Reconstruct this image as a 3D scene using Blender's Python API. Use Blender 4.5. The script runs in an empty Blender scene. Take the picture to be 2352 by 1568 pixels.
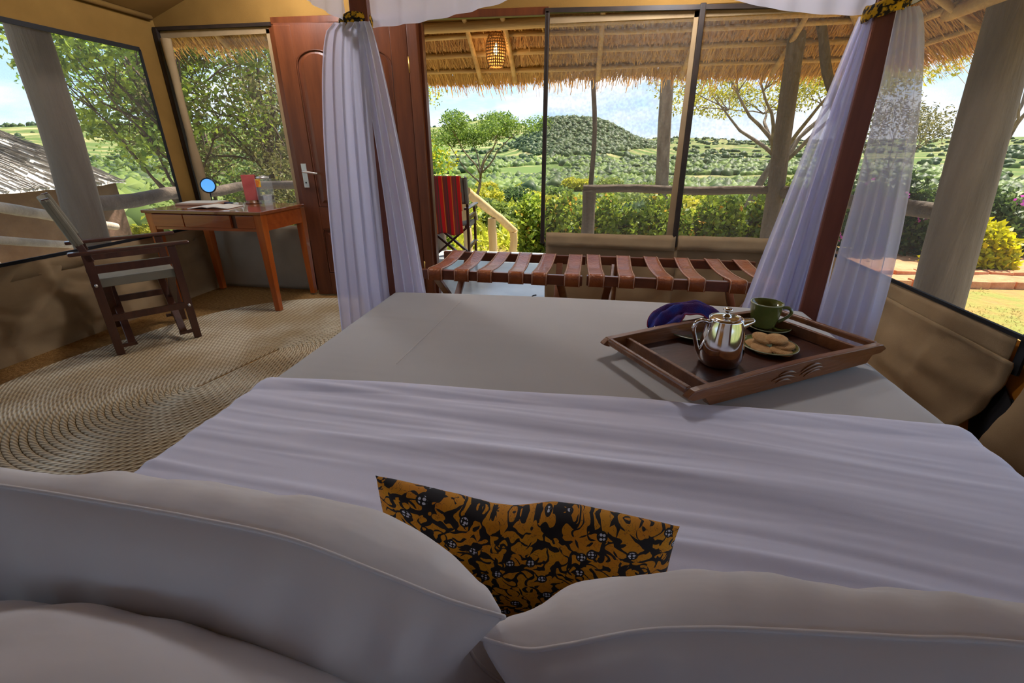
import bpy, math, random
import numpy as np
from mathutils import Vector, Matrix, noise

random.seed(7)
RNG = np.random.default_rng(7)
scene = bpy.context.scene
COL = scene.collection
R = math.radians

# ------------------------------------------------------------------ camera
cd = bpy.data.cameras.new('camera')
cd.sensor_width = 36.0
cd.lens = 1046.0 / 2352 * 36
cd.clip_start = 0.02
cd.clip_end = 8000
cam = bpy.data.objects.new('camera', cd)
COL.objects.link(cam)
_y, _p, _r = R(9.55), R(22.88), R(0.15)
_f = Vector((-math.sin(_y) * math.cos(_p), math.cos(_y) * math.cos(_p), -math.sin(_p)))
_rt = Vector((math.cos(_y), math.sin(_y), 0))
_dn = _f.cross(_rt)
_r2 = _rt * math.cos(_r) + _dn * math.sin(_r)
_d2 = -_rt * math.sin(_r) + _dn * math.cos(_r)
M = Matrix((( _r2.x, -_d2.x, -_f.x, 0), (_r2.y, -_d2.y, -_f.y, 0), (_r2.z, -_d2.z, -_f.z, 1.15), (0, 0, 0, 1)))
cam.matrix_world = M
scene.camera = cam

# ------------------------------------------------------------------ view and world
scene.view_settings.view_transform = 'Standard'
scene.view_settings.look = 'None'
scene.view_settings.gamma = 1.0
scene.view_settings.use_curve_mapping = False
scene.view_settings.exposure = 2.0
scene.cycles.use_denoising = True
scene.cycles.adaptive_threshold = 0.04
scene.cycles.max_bounces = 5
scene.cycles.diffuse_bounces = 3
scene.cycles.transparent_max_bounces = 12

world = bpy.data.worlds.new('sky_world')
scene.world = world
world.use_nodes = True
nt = world.node_tree
nt.nodes.clear()
def wn(t, **k):
    n = nt.nodes.new(t)
    for a, b in k.items():
        setattr(n, a, b)
    return n
wout = wn('ShaderNodeOutputWorld'); wbg = wn('ShaderNodeBackground')
tc = wn('ShaderNodeTexCoord'); sep = wn('ShaderNodeSeparateXYZ')
nt.links.new(tc.outputs['Generated'], sep.inputs[0])
ramp = wn('ShaderNodeValToRGB')
cr = ramp.color_ramp
cr.elements[0].position = 0.0; cr.elements[0].color = (0.66, 0.82, 0.98, 1)
cr.elements[1].position = 1.0; cr.elements[1].color = (0.16, 0.38, 0.80, 1)
e_ = cr.elements.new(0.10); e_.color = (0.46, 0.69, 0.98, 1)
e_ = cr.elements.new(0.30); e_.color = (0.36, 0.60, 0.95, 1)
nt.links.new(sep.outputs['Z'], ramp.inputs[0])
mp = wn('ShaderNodeMapping'); mp.inputs['Scale'].default_value = (2.2, 2.2, 7.0)
nt.links.new(tc.outputs['Generated'], mp.inputs[0])
cn = wn('ShaderNodeTexNoise'); cn.inputs['Scale'].default_value = 1.6; cn.inputs['Detail'].default_value = 7; cn.inputs['Roughness'].default_value = 0.58
nt.links.new(mp.outputs[0], cn.inputs['Vector'])
cramp = wn('ShaderNodeValToRGB')
cramp.color_ramp.elements[0].position = 0.44; cramp.color_ramp.elements[1].position = 0.66
nt.links.new(cn.outputs[0], cramp.inputs[0])
cmix = wn('ShaderNodeMixRGB'); cmix.inputs[2].default_value = (0.98, 1.0, 1.04, 1)
nt.links.new(cramp.outputs[0], cmix.inputs[0]); nt.links.new(ramp.outputs[0], cmix.inputs[1])
nt.links.new(cmix.outputs[0], wbg.inputs[0]); wbg.inputs[1].default_value = 0.385
nt.links.new(wbg.outputs[0], wout.inputs[0])

sd = bpy.data.lights.new('sun', 'SUN'); sd.energy = 3.1; sd.angle = R(1.5); sd.color = (1.0, 0.93, 0.80)
sun = bpy.data.objects.new('sun', sd); COL.objects.link(sun)
# sun stands high, in front of the tent and to the right
sdir = Vector((0.30, 0.42, 0.86)).normalized()
sun.rotation_euler = sdir.to_track_quat('Z', 'Y').to_euler()
sun.location = (6, -4, 14)

FILL_LIGHT = 20.5  # strength of the added fill lamps

# ------------------------------------------------------------------ materials
def nodes(name):
    m = bpy.data.materials.new(name); m.use_nodes = True
    t = m.node_tree; b = t.nodes['Principled BSDF']
    return m, t, b
def N(t, typ, **k):
    n = t.nodes.new(typ)
    for a, v in k.items():
        if a in n.inputs and not hasattr(n, a): n.inputs[a].default_value = v
        else:
            try: setattr(n, a, v)
            except Exception: n.inputs[a].default_value = v
    return n
def rgba(c): return (c[0], c[1], c[2], 1)
def mat(name, c1, c2=None, scale=8.0, rough=0.7, bump=0.0, bscale=None, stretch=(1, 1, 1), metal=0.0, detail=5, spec=0.3, coat=0.0, sheen=0.0, lo=0.35, hi=0.65, coord='Object'):
    m, t, b = nodes(name)
    b.inputs['Roughness'].default_value = rough; b.inputs['Metallic'].default_value = metal
    b.inputs['Specular IOR Level'].default_value = spec; b.inputs['Coat Weight'].default_value = coat
    b.inputs['Sheen Weight'].default_value = sheen
    if c2 is None:
        b.inputs['Base Color'].default_value = rgba(c1)
    tcn = N(t, 'ShaderNodeTexCoord'); mpn = N(t, 'ShaderNodeMapping'); mpn.inputs['Scale'].default_value = stretch
    t.links.new(tcn.outputs[coord], mpn.inputs[0])
    if c2 is not None:
        nn = N(t, 'ShaderNodeTexNoise'); nn.inputs['Scale'].default_value = scale; nn.inputs['Detail'].default_value = detail
        t.links.new(mpn.outputs[0], nn.inputs['Vector'])
        rp = N(t, 'ShaderNodeValToRGB'); rp.color_ramp.elements[0].position = lo; rp.color_ramp.elements[1].position = hi
        rp.color_ramp.elements[0].color = rgba(c1); rp.color_ramp.elements[1].color = rgba(c2)
        t.links.new(nn.outputs[0], rp.inputs[0]); t.links.new(rp.outputs[0], b.inputs['Base Color'])
    if bump:
        bn = N(t, 'ShaderNodeTexNoise'); bn.inputs['Scale'].default_value = bscale or scale * 3; bn.inputs['Detail'].default_value = 4
        t.links.new(mpn.outputs[0], bn.inputs['Vector'])
        bb = N(t, 'ShaderNodeBump'); bb.inputs['Strength'].default_value = bump; bb.inputs['Distance'].default_value = 0.02
        t.links.new(bn.outputs[0], bb.inputs['Height']); t.links.new(bb.outputs[0], b.inputs['Normal'])
    return m
def leafmat(name, c1, c2, c3=None, trans=0.45):
    """leaves: colour differs leaf by leaf, light passes through them"""
    m, t, b = nodes(name)
    g = N(t, 'ShaderNodeNewGeometry'); oi = N(t, 'ShaderNodeObjectInfo')
    rp = N(t, 'ShaderNodeValToRGB'); rp.color_ramp.elements[0].color = rgba(c1); rp.color_ramp.elements[1].color = rgba(c2)
    if c3:
        e = rp.color_ramp.elements.new(0.93); e.color = rgba(c2); rp.color_ramp.elements[-1].color = rgba(c3)
    t.links.new(g.outputs['Random Per Island'], rp.inputs[0])
    hs = N(t, 'ShaderNodeHueSaturation')
    mr = N(t, 'ShaderNodeMapRange'); mr.inputs['To Min'].default_value = 0.485; mr.inputs['To Max'].default_value = 0.515
    t.links.new(oi.outputs['Random'], mr.inputs[0]); t.links.new(mr.outputs[0], hs.inputs['Hue'])
    t.links.new(rp.outputs[0], hs.inputs['Color'])
    b.inputs['Roughness'].default_value = 0.5; b.inputs['Specular IOR Level'].default_value = 0.25
    tr = N(t, 'ShaderNodeBsdfTranslucent'); mx = N(t, 'ShaderNodeMixShader'); mx.inputs[0].default_value = trans
    t.links.new(hs.outputs[0], b.inputs['Base Color']); t.links.new(hs.outputs[0], tr.inputs[0])
    t.links.new(b.outputs[0], mx.inputs[1]); t.links.new(tr.outputs[0], mx.inputs[2])
    t.links.new(mx.outputs[0], t.nodes['Material Output'].inputs[0])
    return m
def sheer(name, col, through, trans=0.5, weave=0.0, wscale=120.0):
    """thin fabric or insect mesh: part of the light goes straight through between the threads"""
    m, t, b = nodes(name)
    t.nodes.remove(b)
    d = N(t, 'ShaderNodeBsdfDiffuse'); d.inputs[0].default_value = rgba(col)
    tl = N(t, 'ShaderNodeBsdfTranslucent'); tl.inputs[0].default_value = rgba(col)
    tp = N(t, 'ShaderNodeBsdfTransparent')
    m1 = N(t, 'ShaderNodeMixShader'); m1.inputs[0].default_value = trans
    m2 = N(t, 'ShaderNodeMixShader'); m2.inputs[0].default_value = through
    t.links.new(d.outputs[0], m1.inputs[1]); t.links.new(tl.outputs[0], m1.inputs[2])
    t.links.new(m1.outputs[0], m2.inputs[1]); t.links.new(tp.outputs[0], m2.inputs[2])
    t.links.new(m2.outputs[0], t.nodes['Material Output'].inputs[0])
    if weave:
        tcn = N(t, 'ShaderNodeTexCoord')
        nn = N(t, 'ShaderNodeTexNoise'); nn.inputs['Scale'].default_value = wscale; nn.inputs['Detail'].default_value = 1
        t.links.new(tcn.outputs['Object'], nn.inputs['Vector'])
        mr = N(t, 'ShaderNodeMapRange'); mr.inputs['From Min'].default_value = 0.35; mr.inputs['From Max'].default_value = 0.65
        mr.inputs['To Min'].default_value = through - weave; mr.inputs['To Max'].default_value = through + weave
        t.links.new(nn.outputs[0], mr.inputs[0]); t.links.new(mr.outputs[0], m2.inputs[0])
    return m
def wood(name, c1, c2, rough=0.45, scale=3.0, axis='z', bump=0.05, coat=0.0):
    st = {'x': (0.12, 1, 1), 'y': (1, 0.12, 1), 'z': (1, 1, 0.12)}[axis]
    return mat(name, c1, c2, scale * 8, rough, bump, scale * 40, st, spec=0.4, coat=coat, lo=0.3, hi=0.7)

MAT = {}
MAT['canvas'] = mat('canvas_tan', (0.30, 0.200, 0.105), (0.37, 0.255, 0.135), 5, 0.9, 0.25, 500)
MAT['canvas_gold'] = mat('canvas_gold', (0.185, 0.096, 0.019), (0.23, 0.122, 0.026), 3, 0.9, 0.2, 400)
MAT['canvas_orange'] = mat('canvas_orange', (0.50, 0.17, 0.012), (0.56, 0.21, 0.02), 3, 0.9)
MAT['canvas_pale'] = mat('canvas_pale', (0.40, 0.34, 0.24), (0.46, 0.39, 0.28), 4, 0.9, 0.2, 400)
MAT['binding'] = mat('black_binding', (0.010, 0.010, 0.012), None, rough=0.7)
MAT['frame_dark'] = mat('dark_frame_pole', (0.020, 0.014, 0.012), (0.035, 0.022, 0.016), 12, 0.45)
MAT['screen'] = sheer('insect_screen_brown', (0.24, 0.20, 0.16), 0.74, 0.3, 0.09, 60)
MAT['screen_clear'] = sheer('insect_screen_fine', (0.34, 0.32, 0.30), 0.86, 0.3, 0.03, 160)
MAT['net'] = sheer('white_net', (0.78, 0.78, 0.96), 0.20, 0.5)
MAT['mahogany'] = wood('mahogany_door', (0.085, 0.022, 0.007), (0.140, 0.037, 0.011), 0.38, 3, 'z')
MAT['mahogany_dark'] = wood('mahogany_panel', (0.080, 0.020, 0.007), (0.120, 0.030, 0.010), 0.4, 3, 'z')
MAT['post_wood'] = wood('bed_post_wood', (0.150, 0.035, 0.018), (0.220, 0.060, 0.030), 0.4, 3, 'z')
MAT['desk_wood'] = wood('desk_wood', (0.30, 0.055, 0.010), (0.44, 0.100, 0.018), 0.3, 3, 'x', coat=0.25)
MAT['desk_leg'] = wood('desk_leg_wood', (0.36, 0.070, 0.010), (0.50, 0.120, 0.018), 0.3, 3, 'z', coat=0.25)
MAT['desk_top'] = wood('desk_top_wood', (0.20, 0.055, 0.020), (0.28, 0.085, 0.03), 0.16, 3, 'x', coat=0.5)
MAT['chair_wood'] = wood('dark_chair_wood', (0.060, 0.022, 0.014), (0.100, 0.036, 0.020), 0.28, 3, 'z', coat=0.2)
MAT['rack_wood'] = wood('rack_wood', (0.120, 0.034, 0.014), (0.180, 0.055, 0.022), 0.32, 3, 'x', coat=0.2)
MAT['tray_wood'] = wood('tray_wood', (0.120, 0.036, 0.012), (0.235, 0.085, 0.026), 0.32, 2.5, 'x', 0.15, coat=0.25)
MAT['tray_dark'] = wood('tray_floor_wood', (0.040, 0.012, 0.006), (0.075, 0.022, 0.010), 0.35, 2.5, 'x')
MAT['leather'] = mat('strap_leather', (0.24, 0.062, 0.020), (0.36, 0.110, 0.036), 14, 0.32, 0.35, 60, coat=0.15)
MAT['stitch'] = mat('pale_stitching', (0.62, 0.45, 0.32), None, rough=0.8)
MAT['log'] = wood('weathered_log', (0.120, 0.088, 0.062), (0.200, 0.150, 0.108), 0.9, 1.2, 'z', 0.5)
MAT['log_pale'] = wood('pale_pole', (0.42, 0.34, 0.26), (0.56, 0.47, 0.37), 0.85, 1.2, 'z', 0.4)
MAT['log_yellow'] = wood('peeled_pole', (0.52, 0.34, 0.15), (0.66, 0.46, 0.22), 0.8, 1.2, 'z', 0.4)
MAT['pole_x'] = wood('roof_pole', (0.52, 0.29, 0.10), (0.74, 0.47, 0.19), 0.85, 1.2, 'x', 0.4)
MAT['rail_x'] = wood('rail_pole', (0.095, 0.068, 0.050), (0.16, 0.118, 0.086), 0.9, 1.2, 'x', 0.5)
MAT['thatch'] = mat('thatch_grass', (0.50, 0.270, 0.070), (0.82, 0.520, 0.180), 30, 0.9, 0.5, 160)
MAT['thatch_shade'] = mat('thatch_painted_shade', (0.20, 0.110, 0.036), (0.32, 0.190, 0.065), 30, 0.9, 0.5, 160)  # dark tone painted in for the shade in gaps between thatch courses
MAT['thatch_stalk'] = leafmat('thatch_stalks', (0.40, 0.180, 0.038), (0.92, 0.530, 0.150), None, 0.15)
MAT['bark'] = mat('tree_bark', (0.16, 0.115, 0.080), (0.30, 0.23, 0.165), 14, 0.95, 0.8, 40, (1, 1, 0.3))
MAT['bark_dark'] = mat('dark_bark', (0.075, 0.050, 0.034), (0.14, 0.10, 0.07), 14, 0.95, 0.8, 40, (1, 1, 0.3))
MAT['sheet_cream'] = mat('cream_bedcover', (0.45, 0.435, 0.42), (0.48, 0.465, 0.45), 3, 0.85, 0.08, 900, sheen=0.15)
MAT['sheet_white'] = mat('white_sheet', (0.70, 0.70, 0.85), (0.75, 0.75, 0.90), 3, 0.85, 0.06, 900, sheen=0.15)
MAT['pillow'] = mat('white_pillowcase', (0.80, 0.775, 0.80), (0.84, 0.815, 0.85), 3, 0.85, 0.45, 5.5, (1.0, 1.6, 0.8), sheen=0.1)
MAT['seam'] = mat('pillow_seam', (0.58, 0.53, 0.50), None, rough=0.9)
MAT['steel'] = mat('polished_steel', (0.78, 0.76, 0.75), None, rough=0.09, metal=1.0)
MAT['handle_metal'] = mat('satin_metal', (0.66, 0.62, 0.58), None, rough=0.35, metal=0.8)
MAT['brass'] = mat('brass', (0.70, 0.45, 0.13), None, rough=0.35, metal=0.9)
MAT['iron'] = mat('dull_iron', (0.05, 0.05, 0.055), None, rough=0.5, metal=0.6)
MAT['green_glaze'] = mat('green_glazed_ceramic', (0.085, 0.100, 0.022), (0.170, 0.180, 0.045), 9, 0.12, spec=0.6, coat=0.6)
MAT['rim_glaze'] = mat('pale_green_rim', (0.42, 0.44, 0.28), None, rough=0.2, coat=0.4)
MAT['biscuit'] = mat('biscuit', (0.56, 0.290, 0.105), (0.68, 0.400, 0.165), 40, 0.8, 0.6, 350)
MAT['seat_canvas'] = mat('grey_green_canvas', (0.200, 0.180, 0.135), (0.250, 0.225, 0.17), 5, 0.9, 0.25, 500)
MAT['paper'] = mat('cream_paper', (0.68, 0.62, 0.52), None, rough=0.8)
MAT['folder'] = mat('brown_leather_folder', (0.36, 0.20, 0.12), (0.42, 0.25, 0.15), 10, 0.5)
MAT['red_card'] = mat('red_card', (0.45, 0.075, 0.065), (0.52, 0.11, 0.09), 10, 0.45)
MAT['blue_glass'] = mat('blue_mirror_face', (0.16, 0.46, 0.86), None, rough=0.06, metal=0.85)
MAT['black_plastic'] = mat('black_plastic', (0.010, 0.012, 0.018), None, rough=0.3)
MAT['blue_plastic'] = mat('dark_blue_plastic', (0.010, 0.030, 0.11), None, rough=0.3)
MAT['orange_print'] = mat('orange_yellow_print', (0.85, 0.16, 0.01), (0.95, 0.58, 0.02), 30, 0.4, lo=0.45, hi=0.55)
MAT['concrete'] = mat('polished_screed', (0.36, 0.39, 0.41), (0.45, 0.48, 0.50), 2.5, 0.22, 0.04, 30, spec=0.5)
MAT['floor_mat'] = mat('sisal_floor', (0.27, 0.130, 0.032), (0.46, 0.245, 0.070), 55, 0.9, 0.9, 120)
MAT['hut_roof'] = mat('grey_thatch', (0.62, 0.55, 0.49), (0.95, 0.90, 0.85), 9, 0.9, 1.0, 30, (1, 1, 3))
MAT['hut_wall'] = mat('clay_wall', (0.20, 0.11, 0.075), (0.27, 0.16, 0.11), 3, 0.9, 0.4, 20)
MAT['brick'] = mat('red_clay_brick', (0.50, 0.180, 0.070), (0.66, 0.300, 0.14), 9, 0.9, 0.4, 50)
MAT['stone'] = mat('pale_stone', (0.52, 0.46, 0.38), (0.66, 0.60, 0.5), 6, 0.9, 0.4, 30)
MAT['wicker'] = mat('woven_reed', (0.24, 0.115, 0.035), (0.34, 0.175, 0.06), 40, 0.8)
MAT['wicker_glow'] = None
MAT['flower_pink'] = leafmat('magenta_bracts', (0.50, 0.03, 0.42), (0.80, 0.20, 0.55))
MAT['hedge'] = leafmat('hedge_leaves', (0.080, 0.165, 0.020), (0.36, 0.46, 0.050), (0.75, 0.40, 0.05))
MAT['hedge_dark'] = leafmat('dark_hedge_leaves', (0.022, 0.055, 0.012), (0.105, 0.155, 0.040), (0.24, 0.30, 0.12))
MAT['yellow_bush'] = leafmat('yellow_bush_leaves', (0.40, 0.42, 0.004), (0.70, 0.66, 0.01))
MAT['acacia'] = leafmat('acacia_leaves', (0.085, 0.150, 0.022), (0.28, 0.36, 0.06))
MAT['acacia_yellow'] = leafmat('yellow_green_leaves', (0.24, 0.26, 0.012), (0.56, 0.54, 0.035))
MAT['broadleaf'] = leafmat('broad_leaves', (0.095, 0.185, 0.028), (0.46, 0.60, 0.075))
MAT['dull_leaf'] = leafmat('dull_olive_leaves', (0.10, 0.105, 0.040), (0.28, 0.25, 0.080))
MAT['scrub_a'] = leafmat('scrub_green', (0.120, 0.180, 0.035), (0.30, 0.36, 0.080))
MAT['scrub_b'] = leafmat('scrub_yellow', (0.30, 0.33, 0.020), (0.60, 0.56, 0.060))
MAT['scrub_c'] = leafmat('scrub_dark', (0.050, 0.090, 0.030), (0.140, 0.190, 0.060))

# ------------------------------------------------------------------ mesh building
class MB:
    def __init__(s): s.v = []; s.f = []
    def add(s, vs, fs):
        o = len(s.v); s.v.extend([tuple(p) for p in vs]); s.f.extend([tuple(i + o for i in f) for f in fs]); return s
    def box(s, c, d, rz=0.0, m=None, taper=None):
        hx, hy, hz = d[0] / 2, d[1] / 2, d[2] / 2
        vs = []
        for z in (-1, 1):
            k = taper if (taper and z < 0) else 1.0
            for x, y in ((-1, -1), (1, -1), (1, 1), (-1, 1)):
                p = Vector((x * hx * k, y * hy * k, z * hz))
                if m is not None: p = m @ p
                elif rz: p = Matrix.Rotation(rz, 3, 'Z') @ p
                vs.append(p + Vector(c))
        return s.add(vs, [(0, 3, 2, 1), (4, 5, 6, 7), (0, 1, 5, 4), (1, 2, 6, 5), (2, 3, 7, 6), (3, 0, 4, 7)])
    def bar(s, a, b, w, h, up=(0, 0, 1)):
        """rectangular bar from a to b, w across, h along up"""
        a = Vector(a); b = Vector(b); d = (b - a); L = d.length; d.normalize()
        x = d.cross(Vector(up))
        if x.length < 1e-4: x = d.cross(Vector((0, 1, 0)))
        x.normalize(); u = x.cross(d)
        vs = []
        for p in (a, b):
            for i, j in ((-1, -1), (1, -1), (1, 1), (-1, 1)): vs.append(p + x * (i * w / 2) + u * (j * h / 2))
        return s.add(vs, [(0, 1, 2, 3), (4, 7, 6, 5), (0, 4, 5, 1), (1, 5, 6, 2), (2, 6, 7, 3), (3, 7, 4, 0)])
    def tube(s, pts, rad, n=8, caps=True):
        pts = [Vector(p) for p in pts]
        rad = rad if isinstance(rad, (list, tuple)) else [rad] * len(pts)
        o = len(s.v); prev = None
        for i, p in enumerate(pts):
            d = (pts[min(i + 1, len(pts) - 1)] - pts[max(i - 1, 0)]).normalized()
            if prev is None:
                x = d.cross(Vector((0, 0, 1)))
                if x.length < 1e-3: x = d.cross(Vector((0, 1, 0)))
            else: x = prev - d * prev.dot(d)
            x.normalize(); prev = x; y = d.cross(x)
            for k in range(n):
                a = 2 * math.pi * k / n
                s.v.append(tuple(p + (x * math.cos(a) + y * math.sin(a)) * rad[i]))
        for i in range(len(pts) - 1):
            for k in range(n):
                k2 = (k + 1) % n
                s.f.append((o + i * n + k, o + i * n + k2, o + (i + 1) * n + k2, o + (i + 1) * n + k))
        if caps:
            s.f.append(tuple(o + k for k in range(n))[::-1])
            s.f.append(tuple(o + (len(pts) - 1) * n + k for k in range(n)))
        return s
    def lathe(s, prof, n=32, c=(0, 0, 0)):
        o = len(s.v)
        for r, z in prof:
            for k in range(n):
                a = 2 * math.pi * k / n
                s.v.append((c[0] + r * math.cos(a), c[1] + r * math.sin(a), c[2] + z))
        for i in range(len(prof) - 1):
            for k in range(n):
                k2 = (k + 1) % n
                s.f.append((o + i * n + k, o + i * n + k2, o + (i + 1) * n + k2, o + (i + 1) * n + k))
        return s
    def grid(s, fn, nu, nv):
        o = len(s.v)
        for j in range(nv + 1):
            for i in range(nu + 1): s.v.append(tuple(fn(i / nu, j / nv)))
        for j in range(nv):
            for i in range(nu):
                a = o + j * (nu + 1) + i
                s.f.append((a, a + 1, a + nu + 2, a + nu + 1))
        return s
    def prism(s, poly, ax, h0, h1):
        """polygon (list of 2-D points) pushed along axis ax from h0 to h1"""
        def P(p, h): return {'x': (h, p[0], p[1]), 'y': (p[0], h, p[1]), 'z': (p[0], p[1], h)}[ax]
        n = len(poly)
        vs = [P(p, h0) for p in poly] + [P(p, h1) for p in poly]
        fs = [tuple(range(n))[::-1], tuple(range(n, 2 * n))] + [(i, (i + 1) % n, n + (i + 1) % n, n + i) for i in range(n)]
        return s.add(vs, fs)

def link(o, parent=None):
    COL.objects.link(o)
    if parent is not None: o.parent = parent
    return o
def tag(o, label=None, cat=None, group=None, kind=None):
    if label: o['label'] = label
    if cat: o['category'] = cat
    if group: o['group'] = group
    if kind: o['kind'] = kind
    return o
def obj(name, mb, m, parent=None, smooth=False, bevel=0.0, solid=0.0, sub=0, auto=None):
    me = bpy.data.meshes.new(name)
    if isinstance(mb, MB): me.from_pydata(mb.v, [], mb.f)
    else: me = mb
    me.validate(verbose=False)
    if not me.materials: me.materials.append(MAT[m] if isinstance(m, str) else m)
    import bmesh
    if isinstance(mb, MB) and len(mb.f) < 60000 and not solid:
        bm = bmesh.new(); bm.from_mesh(me); bmesh.ops.recalc_face_normals(bm, faces=bm.faces); bm.to_mesh(me); bm.free()
    if smooth or auto is not None:
        me.polygons.foreach_set('use_smooth', [True] * len(me.polygons))
        if auto is not None: me.set_sharp_from_angle(angle=R(auto))
    o = bpy.data.objects.new(name, me)
    if solid:
        md = o.modifiers.new('thickness', 'SOLIDIFY'); md.thickness = solid; md.offset = 0
    if bevel:
        md = o.modifiers.new('edge', 'BEVEL'); md.width = bevel; md.segments = 2; md.limit_method = 'ANGLE'
    if sub:
        md = o.modifiers.new('round', 'SUBSURF'); md.levels = sub; md.render_levels = sub
    return link(o, parent)
def empty(name, loc=(0, 0, 0), rz=0.0, label=None, cat=None, group=None, kind=None):
    o = bpy.data.objects.new(name, None); o.location = loc; o.rotation_euler = (0, 0, rz); o.empty_display_size = 0.1
    COL.objects.link(o); return tag(o, label, cat, group, kind)
def share(name, src, parent=None, loc=None, rot=None, scale=None):
    o = bpy.data.objects.new(name, src.data if hasattr(src, 'data') else src)
    if loc is not None: o.location = loc
    if rot is not None: o.rotation_euler = rot
    if scale is not None: o.scale = scale
    return link(o, parent)
def np_mesh(name, verts, faces4, m):
    me = bpy.data.meshes.new(name)
    nv, nf = len(verts), len(faces4)
    k = faces4.shape[1]
    me.vertices.add(nv); me.vertices.foreach_set('co', np.asarray(verts, np.float32).ravel())
    me.loops.add(nf * k); me.loops.foreach_set('vertex_index', np.asarray(faces4, np.int32).ravel())
    me.polygons.add(nf); me.polygons.foreach_set('loop_start', np.arange(0, nf * k, k, dtype=np.int32))
    me.update(calc_edges=True); me.materials.append(MAT[m] if isinstance(m, str) else m)
    return me
def leaf_mesh(name, c, size, m, aspect=0.5, flat=0.3, rng=RNG):
    """one bent diamond per leaf; c is an (n,3) array of leaf bases"""
    n = len(c)
    d = rng.normal(size=(n, 3)); d[:, 2] *= (1 - flat); d /= np.linalg.norm(d, axis=1)[:, None]
    u = rng.normal(size=(n, 3)); u -= (u * d).sum(1)[:, None] * d; u /= np.linalg.norm(u, axis=1)[:, None]
    L = (size * rng.uniform(0.6, 1.35, n))[:, None]
    w = np.cross(d, u)
    v = np.stack([c, c + d * L * 0.45 + u * L * aspect * 0.5 + w * L * 0.12, c + d * L, c + d * L * 0.45 - u * L * aspect * 0.5 + w * L * 0.12], 1).reshape(-1, 3)
    f = np.arange(n * 4).reshape(n, 4)
    return np_mesh(name, v, f, m)
def wob(a, b, k, amp, seed):
    """a line of k+1 points from a to b that wanders a little, like a natural pole"""
    a = Vector(a); b = Vector(b); out = []
    for i in range(k + 1):
        t = i / k; p = a.lerp(b, t)
        e = math.sin(math.pi * t) * 0.6 + 0.4
        q = noise.noise_vector(Vector((t * 3.1 + seed * 7.3, seed * 1.7, 0.3)))
        out.append(p + q * amp * e)
    return out

# ================================================================== THE TENT
WX0, WX1, WY = -3.34, 1.60, 3.60      # left wall, right wall, back wall
RY = -1.30                            # rear wall, behind the camera
EZ = 2.06                             # wall height
SILL = 0.54

def slab(x0, x1, y0, y1, z0, z1): return MB().box(((x0 + x1) / 2, (y0 + y1) / 2, (z0 + z1) / 2), (x1 - x0, y1 - y0, z1 - z0))
def quad_sheet(p00, p10, p11, p01, nu, nv, amp=0.0, fr=3.0, seed=0, nrm=(0, 1, 0), fade=True):
    p00, p10, p11, p01 = map(Vector, (p00, p10, p11, p01)); nrm = Vector(nrm)
    def fn(u, v):
        p = p00.lerp(p10, u).lerp(p01.lerp(p11, u), v)
        if amp:
            e = (math.sin(math.pi * v) ** 0.6) if fade else 1
            p = p + nrm * amp * e * (noise.noise(Vector((u * fr, v * fr * 0.45, seed * 3.7))) + 0.4 * noise.noise(Vector((u * fr * 2.6, v * fr * 1.1, seed * 5.1))))
        return p
    return MB().grid(fn, nu, nv)

floor = tag(obj('floor', slab(WX0, WX1, RY, WY, -0.06, 0.0), 'floor_mat'), kind='structure')
deck = tag(obj('floor_veranda', MB().prism([(-4.35, WY), (-4.35, 5.46), (1.95, 5.46), (2.62, 4.35), (2.62, 3.05), (1.66, 3.05), (1.66, WY)], 'z', -0.5, -0.004), 'concrete'), kind='structure')

def wall_empty(name): return empty(name, (0, 0, 0), kind='structure')

# left wall
wl = wall_empty('wall_left')
obj('lower_canvas', quad_sheet((WX0 + .10, RY, 0.0), (WX0 + .06, WY, 0.0), (WX0, WY, SILL), (WX0, RY, SILL), 90, 14, 0.05, 16, 1, (1, 0, 0)), 'canvas', wl, True)
obj('hem_flap', quad_sheet((WX0 + .012, RY, SILL - .10), (WX0 + .012, WY, SILL - .10), (WX0 + .008, WY, SILL), (WX0 + .008, RY, SILL), 60, 2, 0.01, 8, 2, (1, 0, 0)), 'canvas', wl, True, solid=0.004)
obj('upper_canvas', quad_sheet((WX0, RY, 1.83), (WX0, WY, 1.83), (WX0, WY, EZ), (WX0, RY, EZ), 40, 4, 0.012, 8, 3, (1, 0, 0)), 'canvas_gold', wl, True)
obj('corner_canvas', quad_sheet((WX0, 3.40, SILL), (WX0, WY, SILL), (WX0, WY, 1.83), (WX0, 3.40, 1.83), 3, 10), 'canvas_gold', wl, True)
obj('rear_canvas', quad_sheet((WX0, RY, SILL), (WX0, -1.0, SILL), (WX0, -1.0, 1.83), (WX0, RY, 1.83), 6, 10, 0.02), 'canvas', wl, True)
w1 = empty('window_1', kind='structure')
obj('mesh_screen', quad_sheet((WX0 - .01, -1.0, SILL), (WX0 - .01, 3.40, SILL), (WX0 - .01, 3.40, 1.83), (WX0 - .01, -1.0, 1.83), 4, 4), 'screen_clear', w1)
fb = MB()
fb.bar((WX0 + .006, -1.0, 1.83), (WX0 + .006, 3.40, 1.83), 0.012, 0.028); obj('top_binding', fb, 'binding', w1)
fb = MB(); fb.bar((WX0 + .006, -1.0, SILL), (WX0 + .006, 3.40, SILL), 0.012, 0.02); obj('bottom_binding', fb, 'binding', w1)
fb = MB(); fb.bar((WX0 + .006, 3.40, SILL), (WX0 + .006, 3.40, 1.83), 0.012, 0.016, (0, 1, 0)); obj('side_binding', fb, 'binding', w1)

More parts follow.
